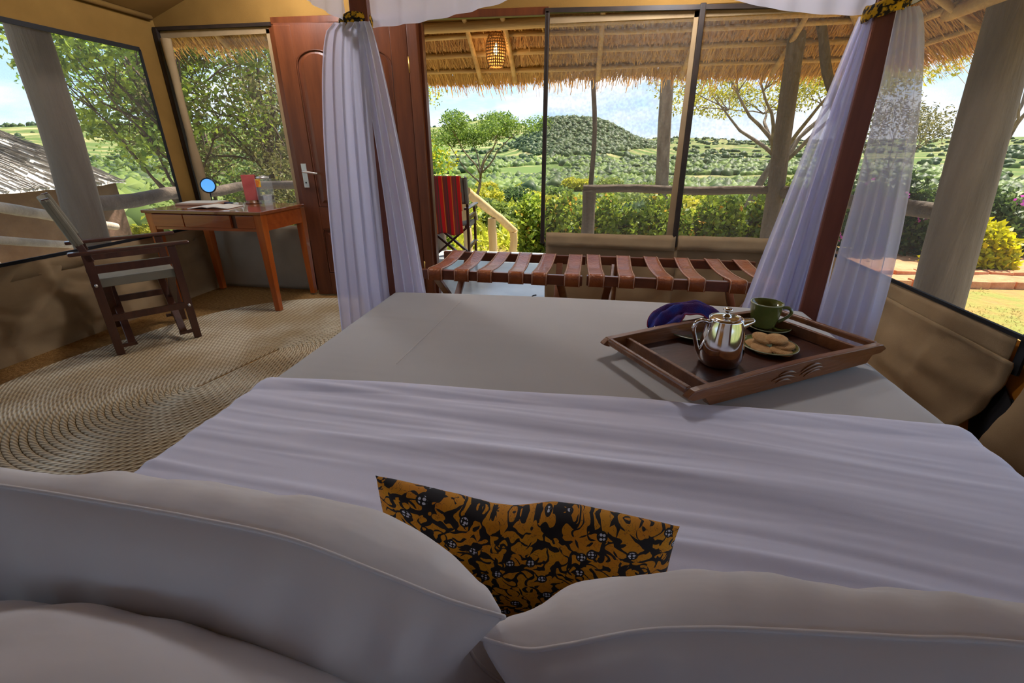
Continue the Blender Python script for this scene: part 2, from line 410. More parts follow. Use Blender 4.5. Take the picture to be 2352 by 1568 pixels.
# right wall
wr = wall_empty('wall_right')
obj('lower_canvas', quad_sheet((WX1 - .03, 1.92, 0.0), (WX1 - .03, WY, 0.0), (WX1 - .012, WY, 0.43), (WX1 - .012, 1.82, 0.41), 40, 20, 0.055, 4.5, 5, (1, 0, 0)), 'canvas', wr, True, solid=0.006)
obj('hem_band', quad_sheet((WX1, 1.86, 0.38), (WX1, WY, 0.38), (WX1, WY, 0.505), (WX1, 1.86, 0.505), 30, 3, 0.012, 9, 6, (1, 0, 0)), 'canvas', wr, True, solid=0.004)
obj('near_flap', quad_sheet((WX1 - .04, RY, 0.0), (WX1 - .04, 1.80, 0.0), (WX1 - .02, 1.71, 0.42), (WX1 - .02, RY, 0.42), 30, 14, 0.03, 6, 7, (1, 0, 0)), 'canvas', wr, True, solid=0.006)
obj('inner_liner', quad_sheet((WX1 + .05, RY, 0.0), (WX1 + .05, 2.3, 0.0), (WX1 + .05, 2.3, 0.47), (WX1 + .05, RY, 0.47), 20, 6, 0.01, 6, 8, (1, 0, 0)), 'canvas_orange', wr, True)
obj('near_hem_band', quad_sheet((WX1 - .004, RY, 0.42), (WX1 - .004, 1.75, 0.42), (WX1, 1.80, 0.505), (WX1, RY, 0.505), 14, 3, 0.01, 6, 9, (1, 0, 0)), 'canvas', wr, True, solid=0.004)
obj('toggle_strap', MB().bar((WX1 + .02, 1.845, 0.515), (WX1 + .016, 1.83, 0.36), 0.010, 0.035, (0, 1, 0)), 'binding', wr)
obj('flap_strap', MB().bar((WX1 + .04, 1.99, 0.245), (WX1 + .04, 1.72, 0.245), 0.006, 0.03), 'binding', wr)
obj('painted_gap_shadow', MB().add([(WX1 + .03, 1.90, 0.0), (WX1 + .03, 1.80, 0.05), (WX1 + .03, 1.77, 0.22), (WX1 + .03, 1.86, 0.30), (WX1 + .03, 1.95, 0.12)], [(0, 1, 2, 3, 4)]), 'binding', wr, solid=0.004)  # black sheet standing in for the shadow inside the flap opening
obj('floor_strap', MB().bar((WX1 + .01, 1.92, 0.025), (WX1 + .01, 1.78, 0.02), 0.006, 0.03), 'binding', wr)
obj('upper_canvas', quad_sheet((WX1, RY, 1.86), (WX1, WY, 1.86), (WX1, WY, EZ), (WX1, RY, EZ), 40, 4, 0.012, 8, 3, (1, 0, 0)), 'canvas_gold', wr, True)
obj('rear_canvas', quad_sheet((WX1, RY, 0.5), (WX1, -1.0, 0.5), (WX1, -1.0, 1.86), (WX1, RY, 1.86), 6, 10, 0.02), 'canvas', wr, True)
w5 = empty('window_5', kind='structure')
obj('mesh_screen', quad_sheet((WX1 + .01, -1.0, 0.5), (WX1 + .01, WY, 0.5), (WX1 + .01, WY, 1.86), (WX1 + .01, -1.0, 1.86), 4, 4), 'screen_clear', w5)
obj('bottom_binding', MB().bar((WX1, -1.0, 0.505), (WX1, WY, 0.505), 0.014, 0.016), 'binding', w5)
obj('top_binding', MB().bar((WX1, -1.0, 1.86), (WX1, WY, 1.86), 0.012, 0.028), 'binding', w5)

# back wall (foot end of the bed)
wb = wall_empty('wall_back')
def panel_top(u, x0, x1, seed): return SILL + 0.012 + 0.014 * noise.noise(Vector((u * 5, seed, 0)))
def lower_panel(name, x0, x1, seed, m='canvas', z1=None, y=WY):
    def fn(u, v):
        x = x0 + (x1 - x0) * u
        zt = z1 if z1 else panel_top(u, x0, x1, seed)
        e = math.sin(math.pi * min(1, v * 1.2)) ** 0.6 if v < 0.83 else 0.6
        return (x, y - 0.02 - 0.035 * e * (noise.noise(Vector((u * 5, v * 2.2, seed))) + 0.3), zt * v)
    return obj(name, MB().grid(fn, 40, 16), m, wb, True, solid=0.004)
lower_panel('lower_canvas', -0.33, 0.66, 3)
lower_panel('lower_canvas', 0.632, WX1, 4, y=WY + .012)
lower_panel('lower_canvas', WX0 + .05, -2.36, 5, 'canvas_pale', 0.56)
for x0, x1, s in ((-0.33, 0.635, 1), (0.655, WX1, 2)):
    obj('hem_fold', quad_sheet((x0, WY - .045, SILL - .085), (x1, WY - .045, SILL - .095), (x1, WY - .03, SILL + .012), (x0, WY - .03, SILL + .018), 24, 3, 0.012, 6, s, (0, 1, 0), False), 'canvas', wb, True, solid=0.008)
def gable(u, v):
    x = WX0 + (WX1 - WX0) * u
    top = EZ + (1 - abs(u - 0.5) * 2) * 0.95
    z0 = 1.985
    return (x, WY - 0.004 + 0.01 * noise.noise(Vector((u * 8, v * 2, 4))), z0 + (top - z0) * v)
obj('gable_canvas', MB().grid(gable, 40, 8), 'canvas_gold', wb, True)
obj('corner_canvas', quad_sheet((WX0, WY, 0), (WX0 + .045, WY, 0), (WX0 + .045, WY, 2.0), (WX0, WY, 2.0), 2, 8), 'canvas_gold', wb)
def roll(u, v):   # rolled-back curtain of the left back window, hanging at its left side
    a = 2 * math.pi * u
    r = 0.032 + 0.008 * noise.noise(Vector((v * 6, math.cos(a), math.sin(a))))
    return (WX0 + .115 + math.cos(a) * r * (1 + .25 * math.sin(v * 7)), WY - .055 + math.sin(a) * r * 0.8, 0.56 + v * 1.36)
obj('rolled_blind', MB().grid(roll, 12, 24), 'canvas', wb, True)

w2 = empty('window_2', kind='structure')
obj('mesh_screen', quad_sheet((WX0, WY + .01, 0.5), (-2.30, WY + .01, 0.5), (-2.30, WY + .01, 2.0), (WX0, WY + .01, 2.0), 4, 4), 'screen', w2)
obj('top_bar', MB().bar((WX0, WY - .02, 1.99), (-2.36, WY - .02, 1.985), 0.03, 0.022), 'frame_dark', w2)
obj('side_pole', MB().bar((WX0 + .03, WY - .03, 0), (WX0 + .025, WY - .03, 1.99), 0.035, 0.03, (0, 1, 0)), 'frame_dark', w2)
obj('canvas_border', MB().box((-2.845, WY - .008, 1.955), (1.0, 0.006, 0.045)), 'canvas', w2)
obj('side_border', MB().box((-2.40, WY - .008, 1.25), (0.035, 0.006, 1.42)), 'canvas', w2)
for k, (x0, x1) in enumerate(((-0.345, 0.63), (0.64, WX1))):
    w = empty('window_%d' % (3 + k), kind='structure')
    obj('mesh_screen', quad_sheet((x0, WY + .01, 0.3), (x1, WY + .01, 0.3), (x1, WY + .01, 1.97), (x0, WY + .01, 1.97), 4, 4), 'screen', w)
    obj('canvas_border', MB().box(((x0 + x1) / 2, WY + .004, 1.935), (x1 - x0, 0.006, 0.035)), 'canvas', w)
    if k == 0:
        obj('canvas_side_border', MB().box((x1 - 0.035, WY + .004, 1.25), (0.05, 0.006, 1.4)), 'canvas', w)
tr1 = empty('trim_1', kind='structure')
obj('mullion', MB().bar((-0.36, WY - .02, 0.47), (-0.36, WY - .02, 1.985), 0.030, 0.030, (0, 1, 0)), 'frame_dark', tr1, bevel=0.006)
obj('mullion', MB().bar((0.632, WY - .02, 0.47), (0.612, WY - .02, 1.985), 0.036, 0.032, (0, 1, 0)), 'frame_dark', tr1, bevel=0.006)
obj('header_bar', MB().bar((-0.375, WY - .02, 1.985), (WX1, WY - .02, 1.94), 0.03, 0.026), 'frame_dark', tr1)
obj('corner_post', MB().bar((WX1 - .02, WY - .03, 0), (WX1 - .02, WY - .03, EZ), 0.05, 0.05, (0, 1, 0)), 'frame_dark', tr1)
hk = MB().tube([(-.395, WY - .05, .055), (-.42, WY - .05, .05), (-.437, WY - .05, .032), (-.43, WY - .05, .012), (-.40, WY - .05, .006), (-.36, WY - .05, .006)], .006, 8)
tag(obj('ground_hook', hk, 'iron', None, True), 'small dark iron hook ring on the threshold floor', 'hook')

# ceiling: two slopes of the ridge tent and the rear gable
ce = empty('ceiling', kind='structure')
RX = (WX0 + WX1) / 2
def slope(xe):
    def fn(u, v):
        x = xe + (RX - xe) * v; y = RY + (WY - RY) * u
        return (x, y, EZ + 0.95 * v - 0.05 * math.sin(math.pi * v) + 0.012 * noise.noise(Vector((u * 7, v * 5, xe))))
    return fn
obj('roof_canvas', MB().grid(slope(WX0), 40, 12), 'canvas_gold', ce, True)
obj('roof_canvas', MB().grid(slope(WX1), 40, 12), 'canvas_gold', ce, True)
for xe, s in ((WX0, 1), (WX1, -1)):
    obj('wall_plate', MB().tube([(xe + s * .03, RY, EZ - .005), (xe + s * .03, WY - .05, EZ - .005)], .018, 8), 'canvas_gold', ce, True)
# two glowing globes added above the view by the back wall as fill light
ml, tl_, bl_ = nodes('fill_lamp_glow'); bl_.inputs['Base Color'].default_value = (.8, .76, .7, 1)
bl_.inputs['Emission Color'].default_value = (.92, .94, 1.0, 1); bl_.inputs['Emission Strength'].default_value = FILL_LIGHT
MAT['fill_lamp'] = ml
for lx, ly, lz in ((-2.0, 3.0, 2.31), (.45, 3.05, 2.27)):
    gl_ = obj('added_fill_lamp', MB().lathe([(.02, -.13)] + [(.13 * math.cos(R(a)), .13 * math.sin(R(a))) for a in range(-80, 81, 10)] + [(.02, .13)], 28), 'fill_lamp', ce, True)
    gl_.location = (lx, ly, lz)
    obj('fill_lamp_cord', MB().tube([(0, 0, .12), (0, 0, .22)], .004, 6), 'binding', gl_)
wq = wall_empty('wall_rear')
def rear_gable(u, v):
    x = WX0 + (WX1 - WX0) * u; top = EZ + (1 - abs(u - 0.5) * 2) * 0.95
    return (x, RY, 1.86 + (top - 1.86) * v)
obj('gable_canvas', MB().grid(rear_gable, 20, 4), 'canvas_gold', wq, True)
obj('lower_canvas', quad_sheet((WX0, RY, 0), (WX1, RY, 0), (WX1, RY, 1.30), (WX0, RY, 1.30), 20, 4, .02, 8, 9, (0, 1, 0)), 'canvas', wq, True)
w6 = empty('window_6', kind='structure')  # window added in the unseen rear wall to let in fill light
obj('mesh_screen', quad_sheet((WX0, RY - .01, 1.30), (WX1, RY - .01, 1.30), (WX1, RY - .01, 1.86), (WX0, RY - .01, 1.86), 4, 4), 'screen_clear', w6)
obj('mullion', MB().bar((RX, RY, 1.30), (RX, RY, 1.86), .04, .03, (0, 1, 0)), 'frame_dark', w6)
obj('top_binding', MB().bar((WX0, RY, 1.86), (WX1, RY, 1.86), .012, .028), 'binding', w6)

# door leaf, swung open against the left part of the back wall
dr = empty('door_1', (-1.335, 3.575, 0.0), math.atan2(3.575 - 3.442, -1.335 + 2.245) + math.pi, kind='structure')
# local x runs from the hinge to the free edge, local y is the face: the room is on the +y side
DL, DH, DT = 0.925, 1.945, 0.042
obj('core', MB().box((DL / 2, 0, DH / 2 + 0.012), (DL, DT * 0.6, DH)), 'mahogany_dark', dr)
def stile(n, x0, x1, z0, z1, m='mahogany'): return obj(n, MB().box(((x0 + x1) / 2, 0, (z0 + z1) / 2), (x1 - x0, DT, z1 - z0)), m, dr, bevel=0.004)
stile('stile', 0, 0.12, 0.012, DH); stile('stile', DL - 0.12, DL, 0.012, DH); stile('stile', DL / 2 - 0.05, DL / 2 + 0.05, 0.20, DH - 0.10)
stile('bottom_rail', 0.12, DL - 0.12, 0.012, 0.20); stile('lock_rail', 0.12, DL - 0.12, 0.56, 0.73)
for x0, x1 in ((0.12, DL / 2 - 0.05), (DL / 2 + 0.05, DL - 0.12)):
    w = x1 - x0; xc = (x0 + x1) / 2
    ar = []
    zc = 1.70
    for k in range(13):
        a = math.pi * k / 12
        ar.append((xc + math.cos(a) * w / 2, zc + math.sin(a) * 0.10))
    poly = [(x1, DH), (x1, zc)] + ar[1:-1] + [(x0, zc), (x0, DH)]
    obj('top_rail', MB().prism(poly, 'y', -DT / 2, DT / 2), 'mahogany', dr)
    def pan(i, top):
        if top:
            p = [(x0 + i, 0.73 + i), (x1 - i, 0.73 + i)]
            for k in range(13):
                a = math.pi * k / 12
                p.append((xc + math.cos(a) * (w / 2 - i), zc + math.sin(a) * (0.10 - i * 0.5)))
            return p
        return [(x0 + i, 0.20 + i), (x1 - i, 0.20 + i), (x1 - i, 0.56 - i), (x0 + i, 0.56 - i)]
    for top in (True, False):
        a, b = pan(0.028, top), pan(0.052, top)
        mb = MB(); n = len(a)
        for sg in (1, -1):
            mb.add([(p[0], sg * 0.0126, p[1]) for p in a] + [(p[0], sg * 0.0195, p[1]) for p in b], [(i, (i + 1) % n, n + (i + 1) % n, n + i) for i in range(n)] + [tuple(range(n, 2 * n))])
        obj('raised_panel', mb, 'mahogany', dr)
        fr = pan(0.006, top)
        obj('panel_moulding', MB().tube([(p[0], 0.016, p[1]) for p in fr] + [(fr[0][0], 0.016, fr[0][1])], .006, 6), 'mahogany_dark', dr, True)
hd = obj('handle_plate', MB().box((DL - 0.055, DT / 2 + .004, 0.965), (0.040, 0.008, 0.175)), 'handle_metal', dr, bevel=0.003)
obj('lever', MB().tube([(DL - .055, .025, .995), (DL - .055, .055, .995), (DL - .075, .062, .995), (DL - .135, .060, .985), (DL - .165, .058, .982)], [.009, .009, .009, .008, .007], 10), 'handle_metal', hd, True)
obj('keyhole', MB().lathe([(0.0001, 0), (.006, 0), (.006, .002)], 10), 'iron', hd).matrix_local = Matrix.Translation((DL - .055, DT / 2 + .010, .915)) @ Matrix.Rotation(R(-90), 4, 'X')
for z in (0.25, 1.70):
    obj('hinge', MB().tube([(-.004, .026, z - .05), (-.004, .026, z + .05)], .007, 8), 'brass', dr, True)
tr2 = empty('trim_2', kind='structure')
obj('door_jamb', MB().bar((-1.292, WY + .0, 0), (-1.292, WY + .0, 2.0), 0.075, 0.11, (0, 1, 0)), 'mahogany', tr2, bevel=0.005)
obj('door_stop', MB().bar((-1.245, WY + .02, 0), (-1.245, WY + .02, 1.97), 0.022, 0.06, (0, 1, 0)), 'mahogany_dark', tr2, bevel=0.003)
obj('door_head', MB().bar((-2.36, WY + .0, 2.005), (-0.35, WY + .0, 1.985), 0.05, 0.045), 'mahogany', tr2, bevel=0.004)
obj('far_jamb', MB().bar((-2.36, WY + .0, 0), (-2.36, WY + .0, 2.0), 0.05, 0.04, (0, 1, 0)), 'mahogany', tr2)

# ================================================================== THATCHED SHADE ROOF over the tent
EX0, EX1, EY0, EY1, EAVE, TAN = -2.60, 2.80, -2.4, 5.80, 1.90, 0.60
WGX, WGY, WZ = -4.28, 4.55, 2.10                # the lower wing of the roof left of the doorway
rf = empty('roof', kind='structure')
RD, RTX = 2.5, -4.1
def roof_part(dz):
    """front, right and rear slopes and the flat top of the shade roof, one sheet"""
    e, t = EAVE + dz, EAVE + RD * TAN + dz
    v = [(EX0, EY1, e), (EX1, EY1, e), (EX1 - RD, EY1 - RD, t), (EX0, EY1 - RD, t), (EX1, EY0, e), (EX1 - RD, EY0 + RD, t), (RTX, EY0, e), (RTX, EY0 + RD, t), (RTX, EY1 - RD, t)]
    return MB().add(v, [(0, 1, 2, 3), (1, 4, 5, 2), (4, 6, 7, 5), (2, 5, 7, 8, 3)])
def wing(dz):
    e = WZ + dz
    return MB().add([(WGX, WGY, e), (EX0 + .3, WGY, e), (EX0 + .3, 2.6, e + 1.95 * TAN), (WGX, 2.6, e + 1.95 * TAN)], [(0, 1, 2, 3)])
obj('thatch_underside', roof_part(0.075), 'thatch_shade', rf)
obj('thatch_outside', roof_part(0.32), 'thatch_shade', rf)
obj('thatch_underside', wing(0.075), 'thatch_shade', rf)
obj('thatch_outside', wing(0.30), 'thatch_shade', rf)
SIDES = {'front': ((EX0, EY1), (1, 0), (0, -1), EX1 - EX0, (0, 1), EAVE), 'right': ((EX1, EY0), (0, 1), (-1, 0), EY1 - EY0, (1, 1), EAVE), 'wing': ((WGX, WGY), (1, 0), (0, -1), EX0 - WGX + .2, (0, 0), WZ)}
def strands(side, d_hi, d_lo, per_m, width, z_hi, z_lo, seed, jit=0.05):
    """thatch stalks lying down the slope from inset d_hi to inset d_lo on one side of the roof"""
    rg = np.random.default_rng(seed)
    p0, al, inn, L, cut, ez = SIDES[side]
    n = int(L * per_m); s = rg.uniform(0.0, L, n)
    hi = d_hi + rg.uniform(-.03, .03, n); lo = d_lo - np.abs(rg.normal(0, jit, n)) + rg.uniform(0, .03, n)
    lo += .05 * np.sin(s * 2.1 + seed) * (.4 if d_lo > 0 else 1) * .6
    ok = (s > hi * cut[0]) & ((L - s) > hi * cut[1]); s, hi, lo = s[ok], hi[ok], lo[ok]; n = len(s)
    sk = rg.normal(0, 0.045, n); w = width * rg.uniform(.5, 1.5, n)
    dz0 = z_hi + rg.uniform(-.008, .008, n); dz1 = z_lo + rg.uniform(-.022, .018, n)
    def P(t, d, dz): return np.stack([p0[0] + al[0] * t + inn[0] * d, p0[1] + al[1] * t + inn[1] * d, ez + d * TAN + dz], 1)
    a = P(s - w / 2, hi, dz0); b = P(s + w / 2, hi, dz0); c = P(s + sk + w * .25, lo, dz1); d = P(s + sk - w * .25, lo, dz1)
    v = np.stack([a, b, c, d], 1).reshape(-1, 3)
    return np_mesh('thatch_row', v, np.arange(n * 4).reshape(n, 4), 'thatch_stalk')
PUR = [.13, .34, .54, .74, .96]
for side in SIDES:
    prev = -.04
    for k, d in enumerate(PUR):
        # each course is pinned under its purlin and its free ends hang clear of the course below
        o = obj('thatch_row', strands(side, d + .02, prev, 620 if side != 'right' else 420, .012, .010, -.028 if k else -.02, 11 + k + len(side) * 7, .022), 'thatch', rf)
        o['kind'] = 'stuff'; prev = d + .075
    o = obj('eave_fringe', strands(side, .10, -.03, 110, .010, .02, -.07, 91 + len(side), .075), 'thatch', rf); o['kind'] = 'stuff'
    p0, al, inn, L, cut, ez = SIDES[side]
    for k, d in enumerate(PUR):
        z = ez + d * TAN - .035
        a_ = (p0[0] + inn[0] * d + al[0] * d * cut[0], p0[1] + inn[1] * d + al[1] * d * cut[0], z)
        b_ = (p0[0] + inn[0] * d + al[0] * (L - d * cut[1]), p0[1] + inn[1] * d + al[1] * (L - d * cut[1]), z)
        obj('purlin', MB().tube(wob(a_, b_, 30, .035, k + 1 + len(side) * 5), .024 + .004 * (k % 2), 8), 'pole_x', rf, True)
for k, x in enumerate((-2.2, -1.31, -0.93, -0.01, 0.86, 1.75)):
    obj('rafter', MB().tube(wob((x, EY1 - .05, EAVE + .05 * TAN - .085), (x + .02, EY1 - 1.5, EAVE + 1.5 * TAN - .085), 6, .012, k + 41), .025, 8), 'pole_x', rf, True)
for k, x in enumerate((-4.1, -3.45, -2.75)):
    obj('rafter', MB().tube(wob((x, WGY - .05, WZ + .05 * TAN - .085), (x + .02, WGY - 1.2, WZ + 1.2 * TAN - .085), 6, .012, k + 71), .025, 8), 'pole_x', rf, True)
for k, y in enumerate((0.5, 1.8, 3.1, 4.3)):
    obj('rafter', MB().tube(wob((EX1 - .06, y, EAVE + .06 * TAN - .085), (EX1 - 1.4, y, EAVE + 1.4 * TAN - .085), 6, .012, k + 51), .025, 8), 'pole_x', rf, True)
obj('wall_plate_pole', MB().tube(wob((-2.3, 5.06, 2.235), (2.0, 5.06, 2.235), 30, .02, 61), .045, 10), 'pole_x', rf, True)
obj('wall_plate_pole', MB().tube(wob((2.45, -2.0, 2.04), (2.45, 4.4, 2.04), 30, .02, 62), .045, 10), 'pole_x', rf, True)
obj('hip_rafter', MB().tube(wob((EX1 - .1, EY1 - .1, EAVE - .02), (EX1 - 1.6, EY1 - 1.6, EAVE + 1.6 * TAN - .06), 6, .012, 63), .04, 8), 'pole_x', rf, True)

def log_thing(name, a, b, r0, r1, label, cat, m='log', n=14, k=10, amp=.02, seed=1, group=None):
    a = Vector(a); b = Vector(b)
    mb = MB().tube([p - a for p in wob(a, b, k, amp, seed)], [r0 + (r1 - r0) * i / k + .006 * noise.noise(Vector((i * 1.3, seed * 3.1, 0))) for i in range(k + 1)], n)
    o = obj(name, mb, m, None, auto=40); o.location = a
    return tag(o, label, cat, group)
log_thing('veranda_post', (2.66, 3.80, -.10), (2.59, 4.03, 2.3), .165, .135, 'thick weathered log post outside the right mesh window', 'post', seed=2)
log_thing('veranda_post', (-3.97, 3.08, -.25), (-3.93, 3.16, 2.3), .125, .115, 'thick weathered log post outside the left window behind the chair', 'post', seed=3)
log_thing('veranda_post', (1.97, 5.42, -.35), (1.80, 5.40, 2.15), .085, .078, 'grey veranda log post at the far right corner of the railing', 'post', seed=4)
log_thing('roof_brace', (2.30, 5.36, 1.40), (1.93, 5.30, 2.22), .045, .042, 'slanting brace log under the thatch beside the corner post', 'log', seed=5)
log_thing('rail_log', (-.10, 5.45, .735), (1.93, 5.43, .742), .045, .042, 'horizontal handrail log across the back mesh windows', 'handrail', 'rail_x', seed=6)
log_thing('rail_post', (-.02, 5.45, -.10), (-.03, 5.45, .72), .075, .075, 'short stout log post at the open end of the handrail', 'post', seed=7)
log_thing('rail_log', (1.97, 5.38, .735), (2.60, 4.02, .70), .060, .062, 'dark handrail log meeting the thick post in the right window', 'handrail', 'rail_x', seed=8)
log_thing('rail_log', (-4.22, 5.42, .74), (-1.80, 5.46, .735), .05, .045, 'handrail log seen behind the desk through the left back window', 'handrail', 'rail_x', seed=9)
log_thing('rail_log', (-4.02, 3.25, .745), (-4.25, 5.40, .73), .062, .052, 'knotty handrail log running from the left post to the corner', 'handrail', 'rail_x', seed=10, amp=.05)
log_thing('rail_post', (-4.25, 5.42, -.4), (-4.25, 5.42, .80), .06, .06, 'log post at the far left corner of the veranda', 'post', seed=11)
log_thing('rail_post', (-1.80, 5.46, -.3), (-1.80, 5.46, .78), .06, .055, 'log post beside the striped veranda chair', 'post', seed=12)
for k, x in enumerate((-3.5, -2.7)):
    log_thing('rail_post', (x, 5.45, -.3), (x, 5.45, .72), .045, .045, 'thin rail support %s' % ('below the mirror' if k == 0 else 'below the red holder'), 'post', seed=13 + k)
# side steps on the left: pale peeled poles
log_thing('stair_rail', (-4.30, 2.35, .90), (-5.0, 4.2, .40), .045, .04, 'upper pale pole handrail of the side steps, behind the folding chair', 'handrail', 'log_pale', seed=15)
log_thing('stair_rail', (-4.30, 2.35, .64), (-5.1, 4.4, .10), .035, .032, 'lower pale pole handrail of the side steps', 'handrail', 'log_pale', seed=16)
log_thing('stair_post', (-4.26, 2.60, -.4), (-4.26, 2.52, .84), .055, .05, 'upright pale pole under the side handrails by the chair back', 'post', 'log_pale', seed=17)
log_thing('stair_post', (-4.0, 2.33, -.4), (-4.02, 2.27, .74), .06, .06, 'sunlit yellow pole at the left edge of the left window', 'post', 'log_yellow', seed=18)
for k in range(4):
    s = obj('stone_step', MB().box((0, 0, 0), (0.9, .34, .16)), 'stone', bevel=.02)
    s.location = (-4.65, 2.9 + k * .36, -.12 - k * .10)
    tag(s, '%s pale stone step outside the left window' % ('topmost', 'second', 'third', 'lowest')[k], 'step', 'stone side steps')
# front steps: sloping handrail with two posts
log_thing('stair_rail', (-1.44, 5.40, .70), (-1.06, 6.56, .06), .055, .05, 'sunlit yellow handrail pole sloping down beside the veranda chair', 'handrail', 'log_yellow', seed=19)
log_thing('stair_post', (-1.27, 6.0, -.55), (-1.27, 6.0, .32), .055, .055, 'post under the middle of the sloping yellow handrail', 'post', 'log_yellow', seed=20)
log_thing('stair_post', (-1.07, 6.5, -.6), (-1.07, 6.5, .07), .055, .055, 'post under the lower end of the sloping yellow handrail', 'post', 'log_yellow', seed=21)
log_thing('stair_post', (-1.46, 5.40, -.3), (-1.46, 5.40, .62), .055, .05, 'post under the upper end of the sloping yellow handrail', 'post', 'log_yellow', seed=22)
for k in range(3):
    s = obj('front_step', MB().box((0, 0, 0), (1.15, .36, .16)), 'concrete', bevel=.015)
    s.location = (-.62, 5.64 + k * .34, -.20 - k * .14)
    tag(s, '%s concrete step in front of the veranda doorway' % ('upper', 'middle', 'lower')[k], 'step', 'front veranda steps')

# ================================================================== BED
BZ, BW, BL = 0.50, 0.955, 2.075
bed = empty('four_poster_bed', (0, 0, 0), 0, 'dark reddish wooden four poster bed under cream covers', 'bed')
for x, y in ((-1.005, 2.16), (1.005, 2.16), (-1.005, -0.06), (1.005, -0.06)):
    p = MB()
    p.box((x, y, 1.10), (0.074, 0.074, 2.20), rz=R(14 if x < 0 else -20))
    obj('post', p, 'post_wood', bed, bevel=0.008)
for x in (-1.0, 1.0):
    obj('side_rail', MB().box((x, 1.05, .24), (.035, 2.15, .16)), 'post_wood', bed)
    obj('canopy_rail', MB().box((x, 1.05, 2.16), (.045, 2.16, .045)), 'post_wood', bed)
for y in (2.16, -.06): obj('canopy_rail', MB().box((0, y, 2.16), (1.95, .045, .045)), 'post_wood', bed)
obj('foot_rail', MB().box((0, 2.16, .24), (1.94, .035, .16)), 'post_wood', bed)
obj('headboard', MB().box((0, -.06, .55), (1.94, .03, .55)), 'post_wood', bed, bevel=.006)
obj('mattress', MB().box((0, 1.03, .34), (1.88, 2.02, .25)), 'sheet_white', bed, bevel=.03)

def fold(t, W, r=0.055):
    """distance t along cloth from the middle -> (outwards, drop) over a rounded edge at W"""
    a = abs(t); s = 1 if t >= 0 else -1
    if a <= W - r: return t, 0.0
    q = a - (W - r)
    if q < r * math.pi / 2:
        g = q / r; return s * (W - r + r * math.sin(g)), r * (1 - math.cos(g))
    return s * W, r + (q - r * math.pi / 2)
def wrinkle(x, y, k, seed):
    w = 0.0
    yy = y + 0.09 * x + 0.03 * noise.noise(Vector((x * 1.5, y * 1.5, seed)))
    for fx, fy, a in ((0.9, 13, 1.0), (1.6, 27, 0.55), (3.0, 48, 0.22)):
        n = noise.noise(Vector((x * fx + seed, yy * fy, seed * 2.3)))
        w += a * (max(0.0, n) ** 1.1 - 0.18)
    return w * k
def cover(y0, y1f, drop_side, drop_foot, lift, amp, seed, nu, nv, lip=0.0):
    W = BW + lift
    def fn(u, v):
        a = (u * 2 - 1) * (W + drop_side)
        y1 = y1f(a)
        b = y0 + (y1 - y0 + drop_foot) * v
        x, dx = fold(a, W)
        if drop_foot: yb, dy = fold(b, BL + lift)
        else: yb, dy = b, 0.0
        z = BZ + lift - max(dx, dy) + 0.012 * (1 - (x / W) ** 2)
        e = 1.0 if max(dx, dy) < 0.02 else 0.4
        amp2 = amp * (1.0 if lip else (0.35 + 0.65 * noise.noise(Vector((x * 1.2, b * 1.2, seed + 9)))))
        z += e * wrinkle(x, b, amp2, seed)
        if lip and v > 0.93: z += lip * math.sin(math.pi * min(1, (v - 0.93) / 0.07)) - (0.010 * ((v - 0.985) / 0.015) if v > 0.985 else 0)
        return (x, yb, z)
    return MB().grid(fn, nu, nv)
bc = obj('bed_cover', cover(-.03, lambda a: BL, .36, .36, 0.004, .0045, 3, 150, 200), 'sheet_cream', None, True)
tag(bc, 'smooth cream cover over the foot half of the bed', 'bed cover')
sh = obj('white_sheet', cover(-.03, lambda a: 1.125 + 0.022 * a, .33, 0, 0.016, .0150, 8, 170, 300, 0.008), 'sheet_white', None, True)
tag(sh, 'wrinkled white sheet band folded across the middle of the bed', 'sheet')
obj('hem_stitch', MB().tube([(-.585 + .03 * t / 20, 1.24 + .68 * t / 20, BZ + .0165) for t in range(21)], .0012, 5), 'seam', bc)

